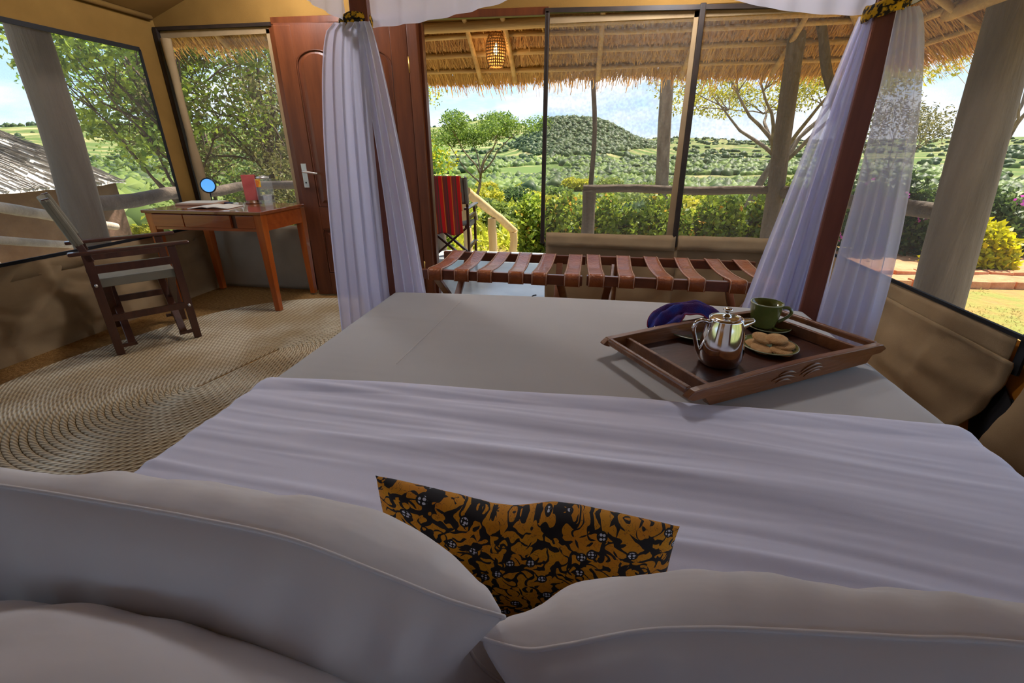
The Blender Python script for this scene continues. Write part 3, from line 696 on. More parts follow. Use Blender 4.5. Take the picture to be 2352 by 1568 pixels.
def lerp_path(pts):
    xs = np.linspace(0, 1, len(pts)); A = np.array(pts, float)
    def f(u): return Vector([float(np.interp(u, xs, A[:, i])) for i in range(3)])
    return f
def smooth_path(pts):
    """Catmull-Rom through the points, u in 0..1"""
    P = [Vector(p) for p in pts]; n = len(P) - 1
    def f(u):
        t = min(max(u, 0), 1) * n; i = min(int(t), n - 1); t -= i
        a, b, c, d = P[max(i - 1, 0)], P[i], P[i + 1], P[min(i + 2, n)]
        return 0.5 * ((2 * b) + (c - a) * t + (2 * a - 5 * b + 4 * c - d) * t * t + (3 * b - a - 3 * c + d) * t ** 3)
    return f
def pillow(name, bottom, top, thick, m, label, cat, wr=0.004, seed=1, nu=90, nv=60, pu=2.6, pv=2.2, pinch=0.05, seam=True, uv=False, far_k=1.0, group=None):
    B, T = smooth_path(bottom), smooth_path(top)
    def sheet(side):
        def fn(u, v):
            a, b = u * 2 - 1, v * 2 - 1
            uu = u
            p = B(uu).lerp(T(uu), v)
            ax = (T(uu) - B(uu)); ex = B(min(1, uu + .02)) - B(max(0, uu - .02))
            n = ex.cross(ax).normalized()
            if n.y > 0: n = -n               # n points to the camera side
            t = ((1 - abs(a) ** pu) ** 0.5) * ((1 - abs(b) ** pv) ** 0.5)
            # cushions pull in a little between their corners
            p = p + (T(uu) - B(uu)) * (-pinch * b * (1 - a * a) * 0.0) - ex.normalized() * (pinch * a * (1 - b * b) * abs(a))
            k = thick * (1 if side > 0 else far_k)
            q = Vector((p.x * 9 + seed, p.y * 9, p.z * 9))
            wv = wr * t ** .5 * (noise.noise(q) * .8 + .5 * noise.noise(q * 2.7))
            edge = max(0, 1 - (1 - abs(b)) / 0.30) * (1 - abs(a) ** 6)
            wv += wr * 1.1 * edge * (1 - abs(b)) / .3 * 2.2 * noise.noise(Vector((u * 16 + seed, v * 2, side)))
            return p + n * side * (k * t + wv)
        return fn
    mb = MB().grid(sheet(1), nu, nv).grid(sheet(-1), nu, nv)
    me = bpy.data.meshes.new(name); me.from_pydata(mb.v, [], mb.f)
    if uv:
        l = me.uv_layers.new(name='cloth')
        N1 = (nu + 1) * (nv + 1)
        for lp in me.loops:
            i = lp.vertex_index % N1
            l.data[lp.index].uv = ((i % (nu + 1)) / nu, (i // (nu + 1)) / nv)
    import bmesh
    bm = bmesh.new(); bm.from_mesh(me); bmesh.ops.remove_doubles(bm, verts=bm.verts, dist=1e-5); bmesh.ops.recalc_face_normals(bm, faces=bm.faces); bm.to_mesh(me); bm.free()
    me.materials.append(MAT[m]); me.polygons.foreach_set('use_smooth', [True] * len(me.polygons))
    o = tag(obj(name, me, m, None), label, cat, group)
    if seam:
        f0 = sheet(1)
        pts = [f0(i / 60, 1.0) for i in range(61)]
        obj('seam', MB().tube(pts, .0022, 6), m, o, True)
        pts = [f0(1.0, i / 30) for i in range(31)]
        obj('seam', MB().tube(pts, .0022, 6), m, o, True)
        pts = [f0(0.0, i / 30) for i in range(31)]
        obj('seam', MB().tube(pts, .0022, 6), m, o, True)
    return o
pillow('pillow', [(-.84, .36, .53), (-.60, .36, .52), (-.35, .36, .52), (-.15, .36, .52), (-.05, .345, .53)],
       [(-.80, .27, .845), (-.557, .268, .848), (-.43, .266, .847), (-.335, .264, .845), (-.24, .262, .838), (-.158, .262, .812), (-.10, .262, .792), (-.052, .265, .778)],
       .085, 'pillow', 'large white pillow propped upright, whose corner touches the batik cushion', 'pillow', .011, 3)
pillow('pillow', [(-.085, .35, .53), (.0, .36, .52), (.2, .365, .52), (.45, .365, .52), (.74, .36, .53)],
       [(-.077, .27, .738), (-.035, .268, .735), (.0, .266, .752), (.057, .264, .786), (.10, .262, .803), (.144, .262, .812), (.239, .262, .826), (.34, .262, .838), (.72, .268, .835)],
       .085, 'pillow', 'white pillow with gathered seam on the right half of the bed', 'pillow', .011, 6)
pillow('pillow', [(-.66, .02, .675), (-.45, .015, .71), (-.25, .02, .70), (-.07, .03, .65)],
       [(-.70, .225, .66), (-.45, .23, .725), (-.25, .23, .72), (-.06, .23, .64)],
       .105, 'pillow', 'white pillow lying flat in the lowest left corner, behind the propped one', 'pillow', .008, 9, seam=False)

# batik cushion
def batik():
    m, t, b = nodes('batik_cotton')
    tcn = N(t, 'ShaderNodeTexCoord'); mp = N(t, 'ShaderNodeMapping'); mp.inputs['Scale'].default_value = (1.9, 1.25, 1)
    t.links.new(tcn.outputs['UV'], mp.inputs[0])
    nz = N(t, 'ShaderNodeTexNoise'); nz.inputs['Scale'].default_value = 9; nz.inputs['Detail'].default_value = 2
    t.links.new(mp.outputs[0], nz.inputs['Vector'])
    def math_(op, a, bb=None):
        n = N(t, 'ShaderNodeMath', operation=op)
        for i, x in enumerate((a, bb)):
            if x is None: continue
            if isinstance(x, (int, float)): n.inputs[i].default_value = x
            else: t.links.new(x, n.inputs[i])
        return n.outputs[0]
    ad = N(t, 'ShaderNodeMixRGB', blend_type='ADD'); ad.inputs[0].default_value = 0.10
    t.links.new(mp.outputs[0], ad.inputs[1]); t.links.new(nz.outputs['Color'], ad.inputs[2])
    def worm(scale, off, half, gate_scale, gate):
        m0 = N(t, 'ShaderNodeMapping'); m0.inputs['Location'].default_value = (off, off * 1.7, 0); t.links.new(mp.outputs[0], m0.inputs[0])
        n2 = N(t, 'ShaderNodeTexNoise'); n2.inputs['Scale'].default_value = scale; n2.inputs['Detail'].default_value = 0.3; n2.inputs['Distortion'].default_value = 0.6
        t.links.new(m0.outputs[0], n2.inputs['Vector'])
        n3 = N(t, 'ShaderNodeTexNoise'); n3.inputs['Scale'].default_value = gate_scale; n3.inputs['Detail'].default_value = 0
        t.links.new(m0.outputs[0], n3.inputs['Vector'])
        w = math_('MULTIPLY', math_('SUBTRACT', n3.outputs[0], gate), 0.30)
        w = math_('MINIMUM', math_('ADD', w, half), half * 1.9)
        return math_('LESS_THAN', math_('ABSOLUTE', math_('SUBTRACT', n2.outputs[0], 0.5)), w)
    blk0 = math_('MAXIMUM', worm(8.0, 0.0, .030, 17, .42), worm(10.5, 3.3, .026, 19, .46))
    cr_ = N(t, 'ShaderNodeTexNoise'); cr_.inputs['Scale'].default_value = 26; cr_.inputs['Detail'].default_value = 3; t.links.new(mp.outputs[0], cr_.inputs['Vector'])
    crack = math_('LESS_THAN', math_('ABSOLUTE', math_('SUBTRACT', cr_.outputs[0], 0.5)), 0.006)
    v2 = N(t, 'ShaderNodeTexVoronoi', feature='F1', voronoi_dimensions='2D'); v2.inputs['Scale'].default_value = 5.2; v2.inputs['Randomness'].default_value = 0.8
    t.links.new(mp.outputs[0], v2.inputs['Vector'])
    disk = math_('LESS_THAN', v2.outputs['Distance'], 0.17); core = math_('LESS_THAN', v2.outputs['Distance'], 0.12)
    v3 = N(t, 'ShaderNodeTexVoronoi', feature='F1', voronoi_dimensions='2D'); v3.inputs['Scale'].default_value = 46; v3.inputs['Randomness'].default_value = 0.25
    t.links.new(mp.outputs[0], v3.inputs['Vector'])
    dots = math_('MULTIPLY', math_('LESS_THAN', v3.outputs['Distance'], 0.38), core)
    blk = math_('MAXIMUM', math_('MAXIMUM', blk0, math_('MULTIPLY', crack, .7)), disk)
    base = N(t, 'ShaderNodeMixRGB'); base.inputs[1].default_value = (0.60, 0.175, 0.006, 1); base.inputs[2].default_value = (0.72, 0.36, 0.006, 1)
    n4 = N(t, 'ShaderNodeTexNoise'); n4.inputs['Scale'].default_value = 5
    t.links.new(mp.outputs[0], n4.inputs['Vector']); t.links.new(n4.outputs[0], base.inputs[0])
    m1 = N(t, 'ShaderNodeMixRGB'); m1.inputs[2].default_value = (0.010, 0.008, 0.012, 1)
    t.links.new(blk, m1.inputs[0]); t.links.new(base.outputs[0], m1.inputs[1])
    m2 = N(t, 'ShaderNodeMixRGB'); m2.inputs[2].default_value = (0.62, 0.66, 0.80, 1)
    t.links.new(dots, m2.inputs[0]); t.links.new(m1.outputs[0], m2.inputs[1])
    t.links.new(m2.outputs[0], b.inputs['Base Color']); b.inputs['Roughness'].default_value = 0.85
    return m
MAT['batik'] = batik()
pillow('batik_cushion', [(-.262, .452, .535), (-.12, .450, .53), (.02, .448, .53), (.137, .445, .535)],
       [(-.280, .485, .722), (-.17, .468, .715), (-.09, .462, .706), (-.02, .462, .722), (.06, .470, .712), (.142, .490, .690)],
       .055, 'batik', 'orange and yellow batik cushion with black vine print and white dots', 'cushion', .003, 12, pinch=.010, seam=False, uv=True)

# ================================================================== MOSQUITO NET tied to the bed posts
def net_panel(parent, xt, xb, yt, yb, z1, z0, folds, amp0, amp1, seed, bulge=0.0, pw=0.7, name='net_panel', ywrap=0.0):
    def fn(u, v):
        e = v ** pw
        a0, a1 = xt; b0, b1 = xb
        x = (a0 + (a1 - a0) * u) * (1 - e) + (b0 + (b1 - b0) * u) * e + bulge * math.sin(math.pi * v) * (1 if bulge > 0 else 1)
        y = yt * (1 - e) + yb * e
        am = amp0 + (amp1 - amp0) * v
        ph = 2 * math.pi * folds * u + 1.3 * noise.noise(Vector((u * 3, v * 1.4, seed)))
        x += 0.35 * am * math.sin(ph * 1.0 + 1.0 + seed)
        y += am * math.sin(ph + seed) + ywrap * (u - .5) * e + .3 * am * noise.noise(Vector((u * 9, v * 3, seed + 4)))
        return (x, y, z1 + (z0 - z1) * v)
    return obj(name, MB().grid(fn, 110, 60), 'net', parent, True)
def swag(parent, fn_low, fn_top, seed, folds=9):
    def fn(u, v):
        a, b = Vector(fn_low(u)), Vector(fn_top(u))
        p = a.lerp(b, v)
        am = 0.022 * (0.35 + v)
        d = Vector((0.6, 0.8, 0)) * am * math.sin(2 * math.pi * folds * u * (1 - .1 * v) + seed + 2 * noise.noise(Vector((u * 4, v * 2, seed))))
        return p + d
    return obj('net_swag', MB().grid(fn, 110, 20), 'net', parent, True)
def batik_band(parent, c, rx, ry, w=.05):
    mb = MB()
    def fn(u, v):
        a = 2 * math.pi * u
        b = 2 * math.pi * v
        return (c[0] + math.cos(a) * (rx + .008 * math.cos(b)), c[1] + math.sin(a) * (ry + .008 * math.cos(b)), c[2] + w * .5 * math.sin(b) + .012 * math.cos(a) + .006 * noise.noise(Vector((math.cos(a) * 3, math.sin(a) * 3, v * 2))))
    return obj('tie_band', mb.grid(fn, 40, 10), MAT['batik_band'], parent, True)
MAT['batik_band'] = mat('batik_tie_cloth', (0.018, 0.012, 0.010), (0.62, 0.34, 0.012), 55, 0.85, lo=0.46, hi=0.54)
nl = empty('net_curtain', (-1.03, 2.17, 0), 0, 'white net curtain gathered round the left bed post', 'curtain')
nr = empty('net_curtain', (1.03, 2.17, 0), 0, 'white net curtain gathered round the right bed post', 'curtain')
def rel(root): return lambda o: setattr(o, 'location', -root.location)
for o in (net_panel(nl, (-1.10, -.950), (-1.29, -.985), 2.085, 2.08, 1.63, 0.14, 5, .008, .018, 1, -.01, .42),
          net_panel(nl, (-1.0, -.93), (-.965, -.77), 2.085, 2.13, 1.63, 0.14, 3.5, .008, .020, 2, 0.008, .75),
          net_panel(nl, (-1.13, -1.03), (-1.27, -1.04), 2.22, 2.34, 1.63, 0.14, 4, .010, .03, 3, -.02, .42, ywrap=-.10)): rel(nl)(o)
for o in (net_panel(nr, (.94, 1.02), (.72, 1.03), 2.22, 2.30, 1.60, 0.14, 5, .010, .030, 4, .0, .95),
          net_panel(nr, (1.00, 1.07), (.985, 1.26), 2.10, 2.08, 1.60, 0.14, 5, .010, .028, 5, .03, .62),
          net_panel(nr, (.95, 1.05), (.90, 1.14), 2.24, 2.33, 1.60, 0.14, 4, .012, .040, 6, .0, .8)): rel(nr)(o)
rel(nl)(batik_band(nl, (-1.035, 2.17, 1.64), .062, .075)); rel(nr)(batik_band(nr, (1.0, 2.165, 1.61), .060, .075))
def foot_low(s):
    def f(u):
        x = (-1.0 + 1.0 * u) if s < 0 else (.97 - .97 * u)
        return (x, 2.19, (1.63 if s < 0 else 1.60) + (.01 * u + .17 * u * u if s < 0 else .26 * u * u))
    return f
def foot_top(s):
    def f(u):
        x = (-1.02 + 1.02 * u) if s < 0 else (1.0 - 1.0 * u)
        return (x, 2.19, 2.14)
    return f
def side_low(s):
    def f(u): return (s * 1.05, 2.13 - 1.05 * u, (1.64 if s < 0 else 1.61) - .04 * u + .16 * u * u)
    return f
def side_top(s):
    def f(u): return (s * 1.045, 2.14 - 1.1 * u, 2.14)
    return f
for root, s in ((nl, -1), (nr, 1)):
    rel(root)(swag(root, foot_low(s), foot_top(s), 2 + s)); rel(root)(swag(root, side_low(s), side_top(s), 5 + s))

# ================================================================== FOLDING CHAIRS
def director_chair(name, loc, rz, label, fabric, back_fabric, back_drop=.26):
    c = empty(name, loc, rz, label, 'chair')
    W = .235
    for sx in (-1, 1):
        x = sx * W
        for y in (.20, -.20):
            obj('leg', MB().bar((x, y, 0), (x, y * .98, .60), .024, .042, (0, 1, 0)), 'chair_wood', c, bevel=.003)
        obj('armrest', MB().box((x, 0.01, .612), (.052, .56, .020)), 'chair_wood', c, bevel=.006)
        obj('arm_rail', MB().box((x, 0, .515), (.022, .40, .045)), 'chair_wood', c, bevel=.003)
        obj('seat_rail', MB().box((x * .93, 0, .432), (.030, .44, .030)), 'chair_wood', c, bevel=.003)
        obj('lower_rail', MB().box((x, 0, .225), (.022, .40, .040)), 'chair_wood', c, bevel=.003)
        obj('back_post', MB().bar((x, -.185, .56), (x, -.275, .905), .024, .034, (0, 1, 0)), 'chair_wood', c, bevel=.003)
        obj('bolt', MB().tube([(x - .02, -.2, .43), (x + .03, -.2, .43)], .008, 8), 'handle_metal', c, True)
        obj('bolt', MB().tube([(x - .02, .2, .225), (x + .03, .2, .225)], .008, 8), 'handle_metal', c, True)
    for y, o in ((.145, .012), (-.145, -.012)):
        obj('cross_leg', MB().bar((-W, y + o, .045), (W * .92, y + o, .42), .022, .040, (0, 1, 0)), 'chair_wood', c, bevel=.003)
        obj('cross_leg', MB().bar((W, y - o, .045), (-W * .92, y - o, .42), .022, .040, (0, 1, 0)), 'chair_wood', c, bevel=.003)
        for sx in (-1, 1):
            obj('foot_stay', MB().bar((sx * W, .21 if y > 0 else -.21, .05), (sx * W, y * .75, .05), .02, .018), 'chair_wood', c)
    def seat(u, v):
        x = (u * 2 - 1) * (W * .97)
        return (x, -.20 + .40 * v, .452 - .028 * (1 - (2 * u - 1) ** 2) + .004 * noise.noise(Vector((u * 4, v * 4, 1))))
    obj('seat', MB().grid(seat, 16, 12), fabric, c, True, solid=.006)
    for sx in (-1, 1):
        obj('seat_sleeve', MB().box((sx * W * .97, 0, .435), (.012, .41, .05)), fabric, c, bevel=.004)
    def back(u, v):
        x = (u * 2 - 1) * (W + .018)
        t = v; z = .655 + .245 * v if back_drop < .3 else .90 - back_drop * (1 - v)
        return (x, -.21 - .26 * (z - .655) - .03 * (1 - (2 * u - 1) ** 2), z)
    obj('backrest', MB().grid(back, 16, 8), back_fabric, c, True, solid=.008)
    for sx in (-1, 1):
        obj('back_sleeve', MB().bar((sx * W, -.208, .655), (sx * W, -.276, .90), .036, .046, (0, 1, 0)), back_fabric, c, bevel=.01)
    return c
director_chair('folding_chair', (-2.815, 2.385, 0.014), R(-36.9), 'dark wooden folding armchair with grey canvas seat beside the desk', 'seat_canvas', 'seat_canvas')
director_chair('folding_chair', (-1.455, 4.72, 0.0), R(4), 'wooden folding armchair on the veranda seen from behind', 'seat_canvas', 'seat_canvas')
def stripes():
    m, t, b = nodes('striped_red_cloth')
    tcn = N(t, 'ShaderNodeTexCoord'); sp = N(t, 'ShaderNodeSeparateXYZ'); t.links.new(tcn.outputs['Object'], sp.inputs[0])
    mm = N(t, 'ShaderNodeMath', operation='MULTIPLY'); mm.inputs[1].default_value = 11.5; t.links.new(sp.outputs['X'], mm.inputs[0])
    fr = N(t, 'ShaderNodeMath', operation='FRACT'); t.links.new(mm.outputs[0], fr.inputs[0])
    rp = N(t, 'ShaderNodeValToRGB'); rp.color_ramp.interpolation = 'CONSTANT'
    cols = [(0, (.90, .016, .012)), (.16, (.98, .22, .02)), (.26, (.34, .040, .028)), (.40, (.22, .065, .040)), (.52, (.50, .018, .050)), (.60, (.22, .065, .040)), (.80, (.85, .014, .014))]
    rp.color_ramp.elements[0].color = rgba(cols[0][1]); rp.color_ramp.elements[1].position = cols[1][0]; rp.color_ramp.elements[1].color = rgba(cols[1][1])
    for p, cc in cols[2:]:
        e = rp.color_ramp.elements.new(p); e.color = rgba(cc)
    t.links.new(fr.outputs[0], rp.inputs[0]); t.links.new(rp.outputs[0], b.inputs['Base Color']); b.inputs['Roughness'].default_value = .85
    return m
MAT['stripe'] = stripes()
def throw(u, v):
    x = -.27 + .46 * u
    s = v * 2 - .75
    if s < 0: z = .905 + s * .42; y = .055
    elif s < .1: a = s / .1 * math.pi; z = .905 + .012 * math.sin(a); y = .02 + .035 * math.cos(a)
    else: z = .905 - (s - .1) * .47; y = -.012 + .06 * (s - .1)
    wv = .010 * math.sin(u * 22) * min(1, abs(s)) + .006 * noise.noise(Vector((u * 5, v * 4, 2)))
    return (x + .012 * noise.noise(Vector((v * 3, 1, 1))), y + wv, z + (.012 * math.sin(u * 14) if v > .97 else 0))
th = obj('striped_throw', MB().grid(throw, 60, 50), 'stripe', None, True, solid=.004)
th.location = (-1.43, 4.41, 0.0); th.rotation_euler = (0, 0, R(4))
tag(th, 'red striped cloth draped over the back of the veranda chair', 'cloth')

# ================================================================== DESK
DX0, DX1, DY0, DY1 = -3.24, -2.27, 2.935, 3.50
dk = empty('writing_desk', ((DX0 + DX1) / 2, (DY0 + DY1) / 2, 0.014), 0, 'reddish brown wooden writing desk by the left back window', 'desk')
dw, dd = DX1 - DX0, DY1 - DY0
obj('desk_top', MB().box((0, 0, .725), (dw, dd, .024)), 'desk_top', dk, bevel=.004)
for sx in (-1, 1):
    for sy in (-1, 1):
        obj('leg', MB().box((sx * (dw / 2 - .045), sy * (dd / 2 - .045), .3565), (.062, .062, .713), taper=.66), 'desk_leg', dk, bevel=.003)
    obj('side_apron', MB().box((sx * (dw / 2 - .03), 0, .655), (.022, dd - .12, .115)), 'desk_wood', dk)
obj('back_apron', MB().box((0, dd / 2 - .03, .655), (dw - .14, .022, .115)), 'desk_wood', dk)
obj('front_rail', MB().box((0, -dd / 2 + .03, .607), (dw - .14, .022, .020)), 'desk_wood', dk)
obj('front_rail', MB().box((0, -dd / 2 + .035, .655), (dw - .14, .012, .100)), 'mahogany_dark', dk)
for x0, x1 in ((-.415, -.160), (-.155, .225), (.270, .415)):
    obj('drawer_front', MB().box(((x0 + x1) / 2, -dd / 2 + .022, .662), (x1 - x0, .020, .088)), 'desk_wood', dk, bevel=.003)
DT0 = .751
fo = obj('leather_folder', MB().box((0, 0, .008), (.30, .22, .016)), 'folder', bevel=.004); fo.location = (-3.07, 3.33, DT0); fo.rotation_euler = (0, 0, R(14))
tag(fo, 'brown leather folder on the left end of the desk', 'folder')
obj('inner_page', MB().box((0, 0, .018), (.27, .19, .003)), 'paper', fo)
bk = empty('open_booklet', (-2.78, 3.13, DT0), R(8), 'cream open booklet lying in the middle of the desk', 'booklet')
for s in (-1, 1):
    def pg(u, v, s=s): return (s * .15 * u, -.10 + .2 * v, .010 + .012 * math.sin(math.pi * min(1, u * 1.1)) * (1 - u) - .006 * u)
    obj('page', MB().grid(pg, 10, 4), 'paper', bk, True, solid=.006)
mr = empty('vanity_mirror', (-3.06, 3.42, DT0), R(25), 'small round blue-faced mirror on a black stand', 'mirror')
obj('base', MB().lathe([(.0001, 0), (.055, 0), (.055, .008), (.02, .014), (.006, .018), (.0001, .018)], 24), 'blue_plastic', mr, True)
obj('stem', MB().tube([(0, 0, .012), (0, .005, .085)], .005, 8), 'black_plastic', mr, True)
tilt = Matrix.Translation((0, 0, .135)) @ Matrix.Rotation(R(84), 4, 'X')
o = obj('rim', MB().lathe([(.048, -.006), (.058, -.004), (.060, .002), (.057, .008), (.050, .008)], 36), 'black_plastic', mr, True); o.matrix_local = tilt
o = obj('mirror_glass', MB().lathe([(.0001, .005), (.051, .005)], 36), 'blue_glass', mr); o.matrix_local = tilt
o = obj('back_cap', MB().lathe([(.0001, -.010), (.045, -.008), (.050, -.004)], 36), 'black_plastic', mr, True); o.matrix_local = tilt
rh = empty('menu_holder', (-2.70, 3.44, DT0), R(20), 'upright red card holder on a wooden base', 'card holder')
obj('base', MB().lathe([(.0001, 0), (.060, 0), (.060, .010), (.048, .014), (.048, .024), (.0001, .026)], 20), 'tray_wood', rh, True)
obj('card', MB().box((0, 0, .120), (.105, .014, .195)), 'red_card', rh, bevel=.003)
obj('side_edge', MB().box((.055, .006, .118), (.008, .03, .19)), 'mahogany_dark', rh)
MAT['clear_glass'] = sheer('clear_glass', (.75, .80, .80), .86, .2)
jr = empty('glass_jar', (-2.575, 3.44, DT0), 0, 'clear square glass jar with orange and yellow label on the desk', 'jar')
jw = .045
obj('glass_body', MB().prism([(-jw, -jw), (jw, -jw), (jw, jw), (-jw, jw)], 'z', 0.0, .19), 'clear_glass', jr, bevel=.006)
obj('label', MB().box((-.012, -jw - .002, .158), (.042, .002, .058)), 'orange_print', jr)
obj('lid', MB().lathe([(.0001, .19), (.046, .19), (.048, .202), (.014, .212), (.0001, .214)], 24), 'handle_metal', jr, True)
obj('contents', MB().box((0, 0, .045), (jw * 1.8, jw * 1.8, .03)), 'bark_dark', jr)
tg = empty('drinking_glass', (-2.46, 3.30, DT0), 0, 'clear drinking glass near the right end of the desk', 'glass')
obj('glass_body', MB().lathe([(.0001, .004), (.026, .004), (.030, .08), (.032, .08), (.028, .0), (.0001, 0)], 24), 'clear_glass', tg, True)
obj('rim', MB().lathe([(.0300, .079), (.0325, .079), (.0325, .082), (.0300, .082)], 24), 'handle_metal', tg, True)
pn = tag(obj('pen', MB().tube([(-.07, 0, .005), (.065, 0, .005), (.075, 0, .005)], [.005, .005, .001], 8), 'blue_plastic', None, True), 'dark blue pen lying on the desk under the mirror', 'pen')
pn.location = (-2.93, 3.40, DT0); pn.rotation_euler = (0, 0, R(6))

# ================================================================== LUGGAGE RACKS
def rack(name, x0, x1, straps, label):
    xc = (x0 + x1) / 2; hw = (x1 - x0) / 2
    c = empty(name, (xc, 2.965, 0.0), R(-1.0), label, 'luggage rack', 'pair of leather strapped luggage racks')
    for y in (-.275, .275):
        obj('rail', MB().box((0, y, .425), (2 * hw, .034, .060)), 'rack_wood', c, bevel=.004)
    for sx in (-1, 1):
        x = sx * (hw - .13)
        obj('leg', MB().bar((x, -.275, .40), (x + .03 * sx, .26, 0.0), .026, .045, (1, 0, 0)), 'rack_wood', c, bevel=.003)
        obj('leg', MB().bar((x - .05 * sx, .275, .40), (x - .03 * sx, -.26, 0.0), .026, .045, (1, 0, 0)), 'rack_wood', c, bevel=.003)
    for y in (-.19, .19):
        obj('stretcher', MB().box((0, y, .075), (2 * hw - .30, .02, .03)), 'rack_wood', c, bevel=.003)
    for k, sx in enumerate(straps):
        prof = [(-.298, .392), (-.299, .440), (-.296, .458), (-.270, .462)]
        for i in range(1, 12):
            q = i / 12; prof.append((-.270 + .54 * q, .462 - .020 * math.sin(math.pi * q)))
        prof += [(.270, .462), (.296, .458), (.299, .440), (.298, .392)]
        w = .048
        def fn(u, v, sk=random.uniform(-.018, .018)):
            i = v * (len(prof) - 1); a = int(min(i, len(prof) - 2)); q = i - a
            y = prof[a][0] + (prof[a + 1][0] - prof[a][0]) * q; z = prof[a][1] + (prof[a + 1][1] - prof[a][1]) * q
            return (sx + (u * 2 - 1) * w + sk * y / .3, y, z)
        st = obj('strap', MB().grid(fn, 4, len(prof) - 1), 'leather', c, True, solid=.005)
        for s_ in (.06, .94):
            obj('stitching', MB().tube([Vector(fn(s_, j / (len(prof) - 1))) + Vector((0, (-.003 if j < 3 else .003 if j > len(prof) - 4 else 0), .0032)) for j in range(len(prof))], .0014, 4), 'stitch', st)
    return c
rack('luggage_rack', -1.06, -.02, (-.40, -.235, -.07, .105, .265, .455), 'wooden luggage rack with leather straps in front of the open doorway')
rack('luggage_rack', .005, 1.10, (-.505, -.315, -.115, .075, .285, .465), 'wooden luggage rack with leather straps below the back mesh windows')

# ================================================================== TRAY AND TEA THINGS
TC, TA = (.508, 1.465), R(32.5)
TZ = BZ + .022
tr = empty('serving_tray', (TC[0], TC[1], TZ), TA, 'carved dark wooden serving tray with open end handles on the bed', 'tray')
TL, TWd = .405, .192
def side_board(y, nm):
    n = 40; top = []; bot = []
    for i in range(n + 1):
        q = -1 + 2 * i / n; a = abs(q)
        zt = .060 + .004 * math.cos(q * math.pi) - (.016 * max(0, (a - .93) / .07) ** 2)
        zb = .0 if a < .80 else .026 * min(1, ((a - .80) / .05)) ** .7
        if a > .93: zb = .026 + .010 * ((a - .93) / .07) ** 2
        top.append((q * TL, zt)); bot.append((q * TL, zb))
    mb = MB()
    vs = [(p[0], y - .011, p[1]) for p in bot] + [(p[0], y - .011, p[1]) for p in top] + [(p[0], y + .011, p[1]) for p in bot] + [(p[0], y + .011, p[1]) for p in top]
    m = n + 1; fs = []
    for i in range(n):
        fs += [(i, i + 1, m + i + 1, m + i), (2 * m + i + 1, 2 * m + i, 3 * m + i, 3 * m + i + 1), (m + i, m + i + 1, 3 * m + i + 1, 3 * m + i), (i + 1, i, 2 * m + i, 2 * m + i + 1)]
    fs += [(0, m, 3 * m, 2 * m), (n, 2 * m + n, 3 * m + n, m + n)]
    mb.add(vs, fs)
    return obj(nm, mb, 'tray_wood', tr, bevel=.003)
sb = side_board(-TWd, 'side_board'); side_board(TWd, 'side_board')
def curl(s, dx, dz, L):     # carved leaf strokes on the front board
    return [(dx + s * L * q, -TWd - .012, dz + .012 * math.sin(q * math.pi * .9) * (1 if s > 0 else .9) + .004 * q) for q in [i / 10 for i in range(11)]]
for s, dx, dz, L in ((1, .01, .022, .10), (1, .012, .034, .085), (1, .03, .014, .07), (-1, -.005, .020, .10), (-1, -.005, .032, .075), (-1, -.02, .010, .065)):
    pts = curl(s, dx, dz, L)
    obj('carving', MB().tube(pts, [.001 + .0045 * math.sin(math.pi * i / 10) ** .7 for i in range(11)], 8), 'tray_wood', sb, True)
for sx in (-1, 1):
    obj('end_bar', MB().box((sx * (TL - .022), 0, .046), (.020, 2 * TWd - .02, .022)), 'tray_wood', tr, bevel=.006)
    obj('end_wall', MB().box((sx * (TL - .095), 0, .024), (.013, 2 * TWd - .02, .048)), 'tray_wood', tr, bevel=.002)
obj('tray_floor', MB().box((0, 0, .006), (2 * (TL - .095), 2 * TWd - .02, .010)), 'tray_dark', tr)
TF = TZ + .0115
def plate(name, x, y, r, label, cat):
    p = empty(name, (x, y, TF), 0, label, cat)
    obj('dish', MB().lathe([(.0001, .0), (r * .55, .0), (r * .62, .003), (r * .97, .014), (r, .0165), (r * .97, .018), (r * .62, .008), (r * .5, .005), (.0001, .005)], 40), 'green_glaze', p, True)
    obj('rim', MB().lathe([(r * .985, .0160), (r * 1.005, .0165), (r * 1.0, .0186), (r * .975, .0186)], 40), 'rim_glaze', p, True)
    return p
plate('saucer', .672, 1.702, .074, 'green glazed saucer under the green cup', 'saucer')
plate('side_plate', .612, 1.512, .088, 'green plate holding the biscuits', 'plate')
plate('side_plate', .392, 1.612, .096, 'green plate under the purple napkin', 'plate')
cu = empty('tea_cup', (.652, 1.706, TF + .012), R(-10), 'green glazed ceramic cup on its saucer', 'cup')
obj('body', MB().lathe([(.0001, 0), (.034, 0), (.040, .006), (.050, .05), (.054, .088), (.0545, .091), (.051, .090), (.046, .05), (.036, .01), (.0001, .008)], 40), 'green_glaze', cu, True)
obj('rim', MB().lathe([(.0515, .089), (.0548, .089), (.0548, .0925), (.0515, .0925)], 40), 'rim_glaze', cu, True)
hp = [(.048, 0, .074), (.066, 0, .078), (.080, 0, .070), (.082, 0, .056), (.070, 0, .040), (.046, 0, .022)]
obj('handle', MB().tube([smooth_path(hp)(i / 20) for i in range(21)], .0058, 10), 'green_glaze', cu, True)
te = empty('teapot', (.422, 1.375, TF), R(4), 'polished steel teapot with knobbed lid on the tray', 'teapot')
TK = 1.10
obj('body', MB().lathe([(r * TK, z * TK) for r, z in [(.0001, 0), (.046, 0), (.052, .004), (.0585, .020), (.0600, .038), (.0575, .062), (.0530, .090), (.0480, .115), (.0445, .132), (.0440, .136), (.0425, .136), (.0430, .130)]], 48), 'steel', te, True)
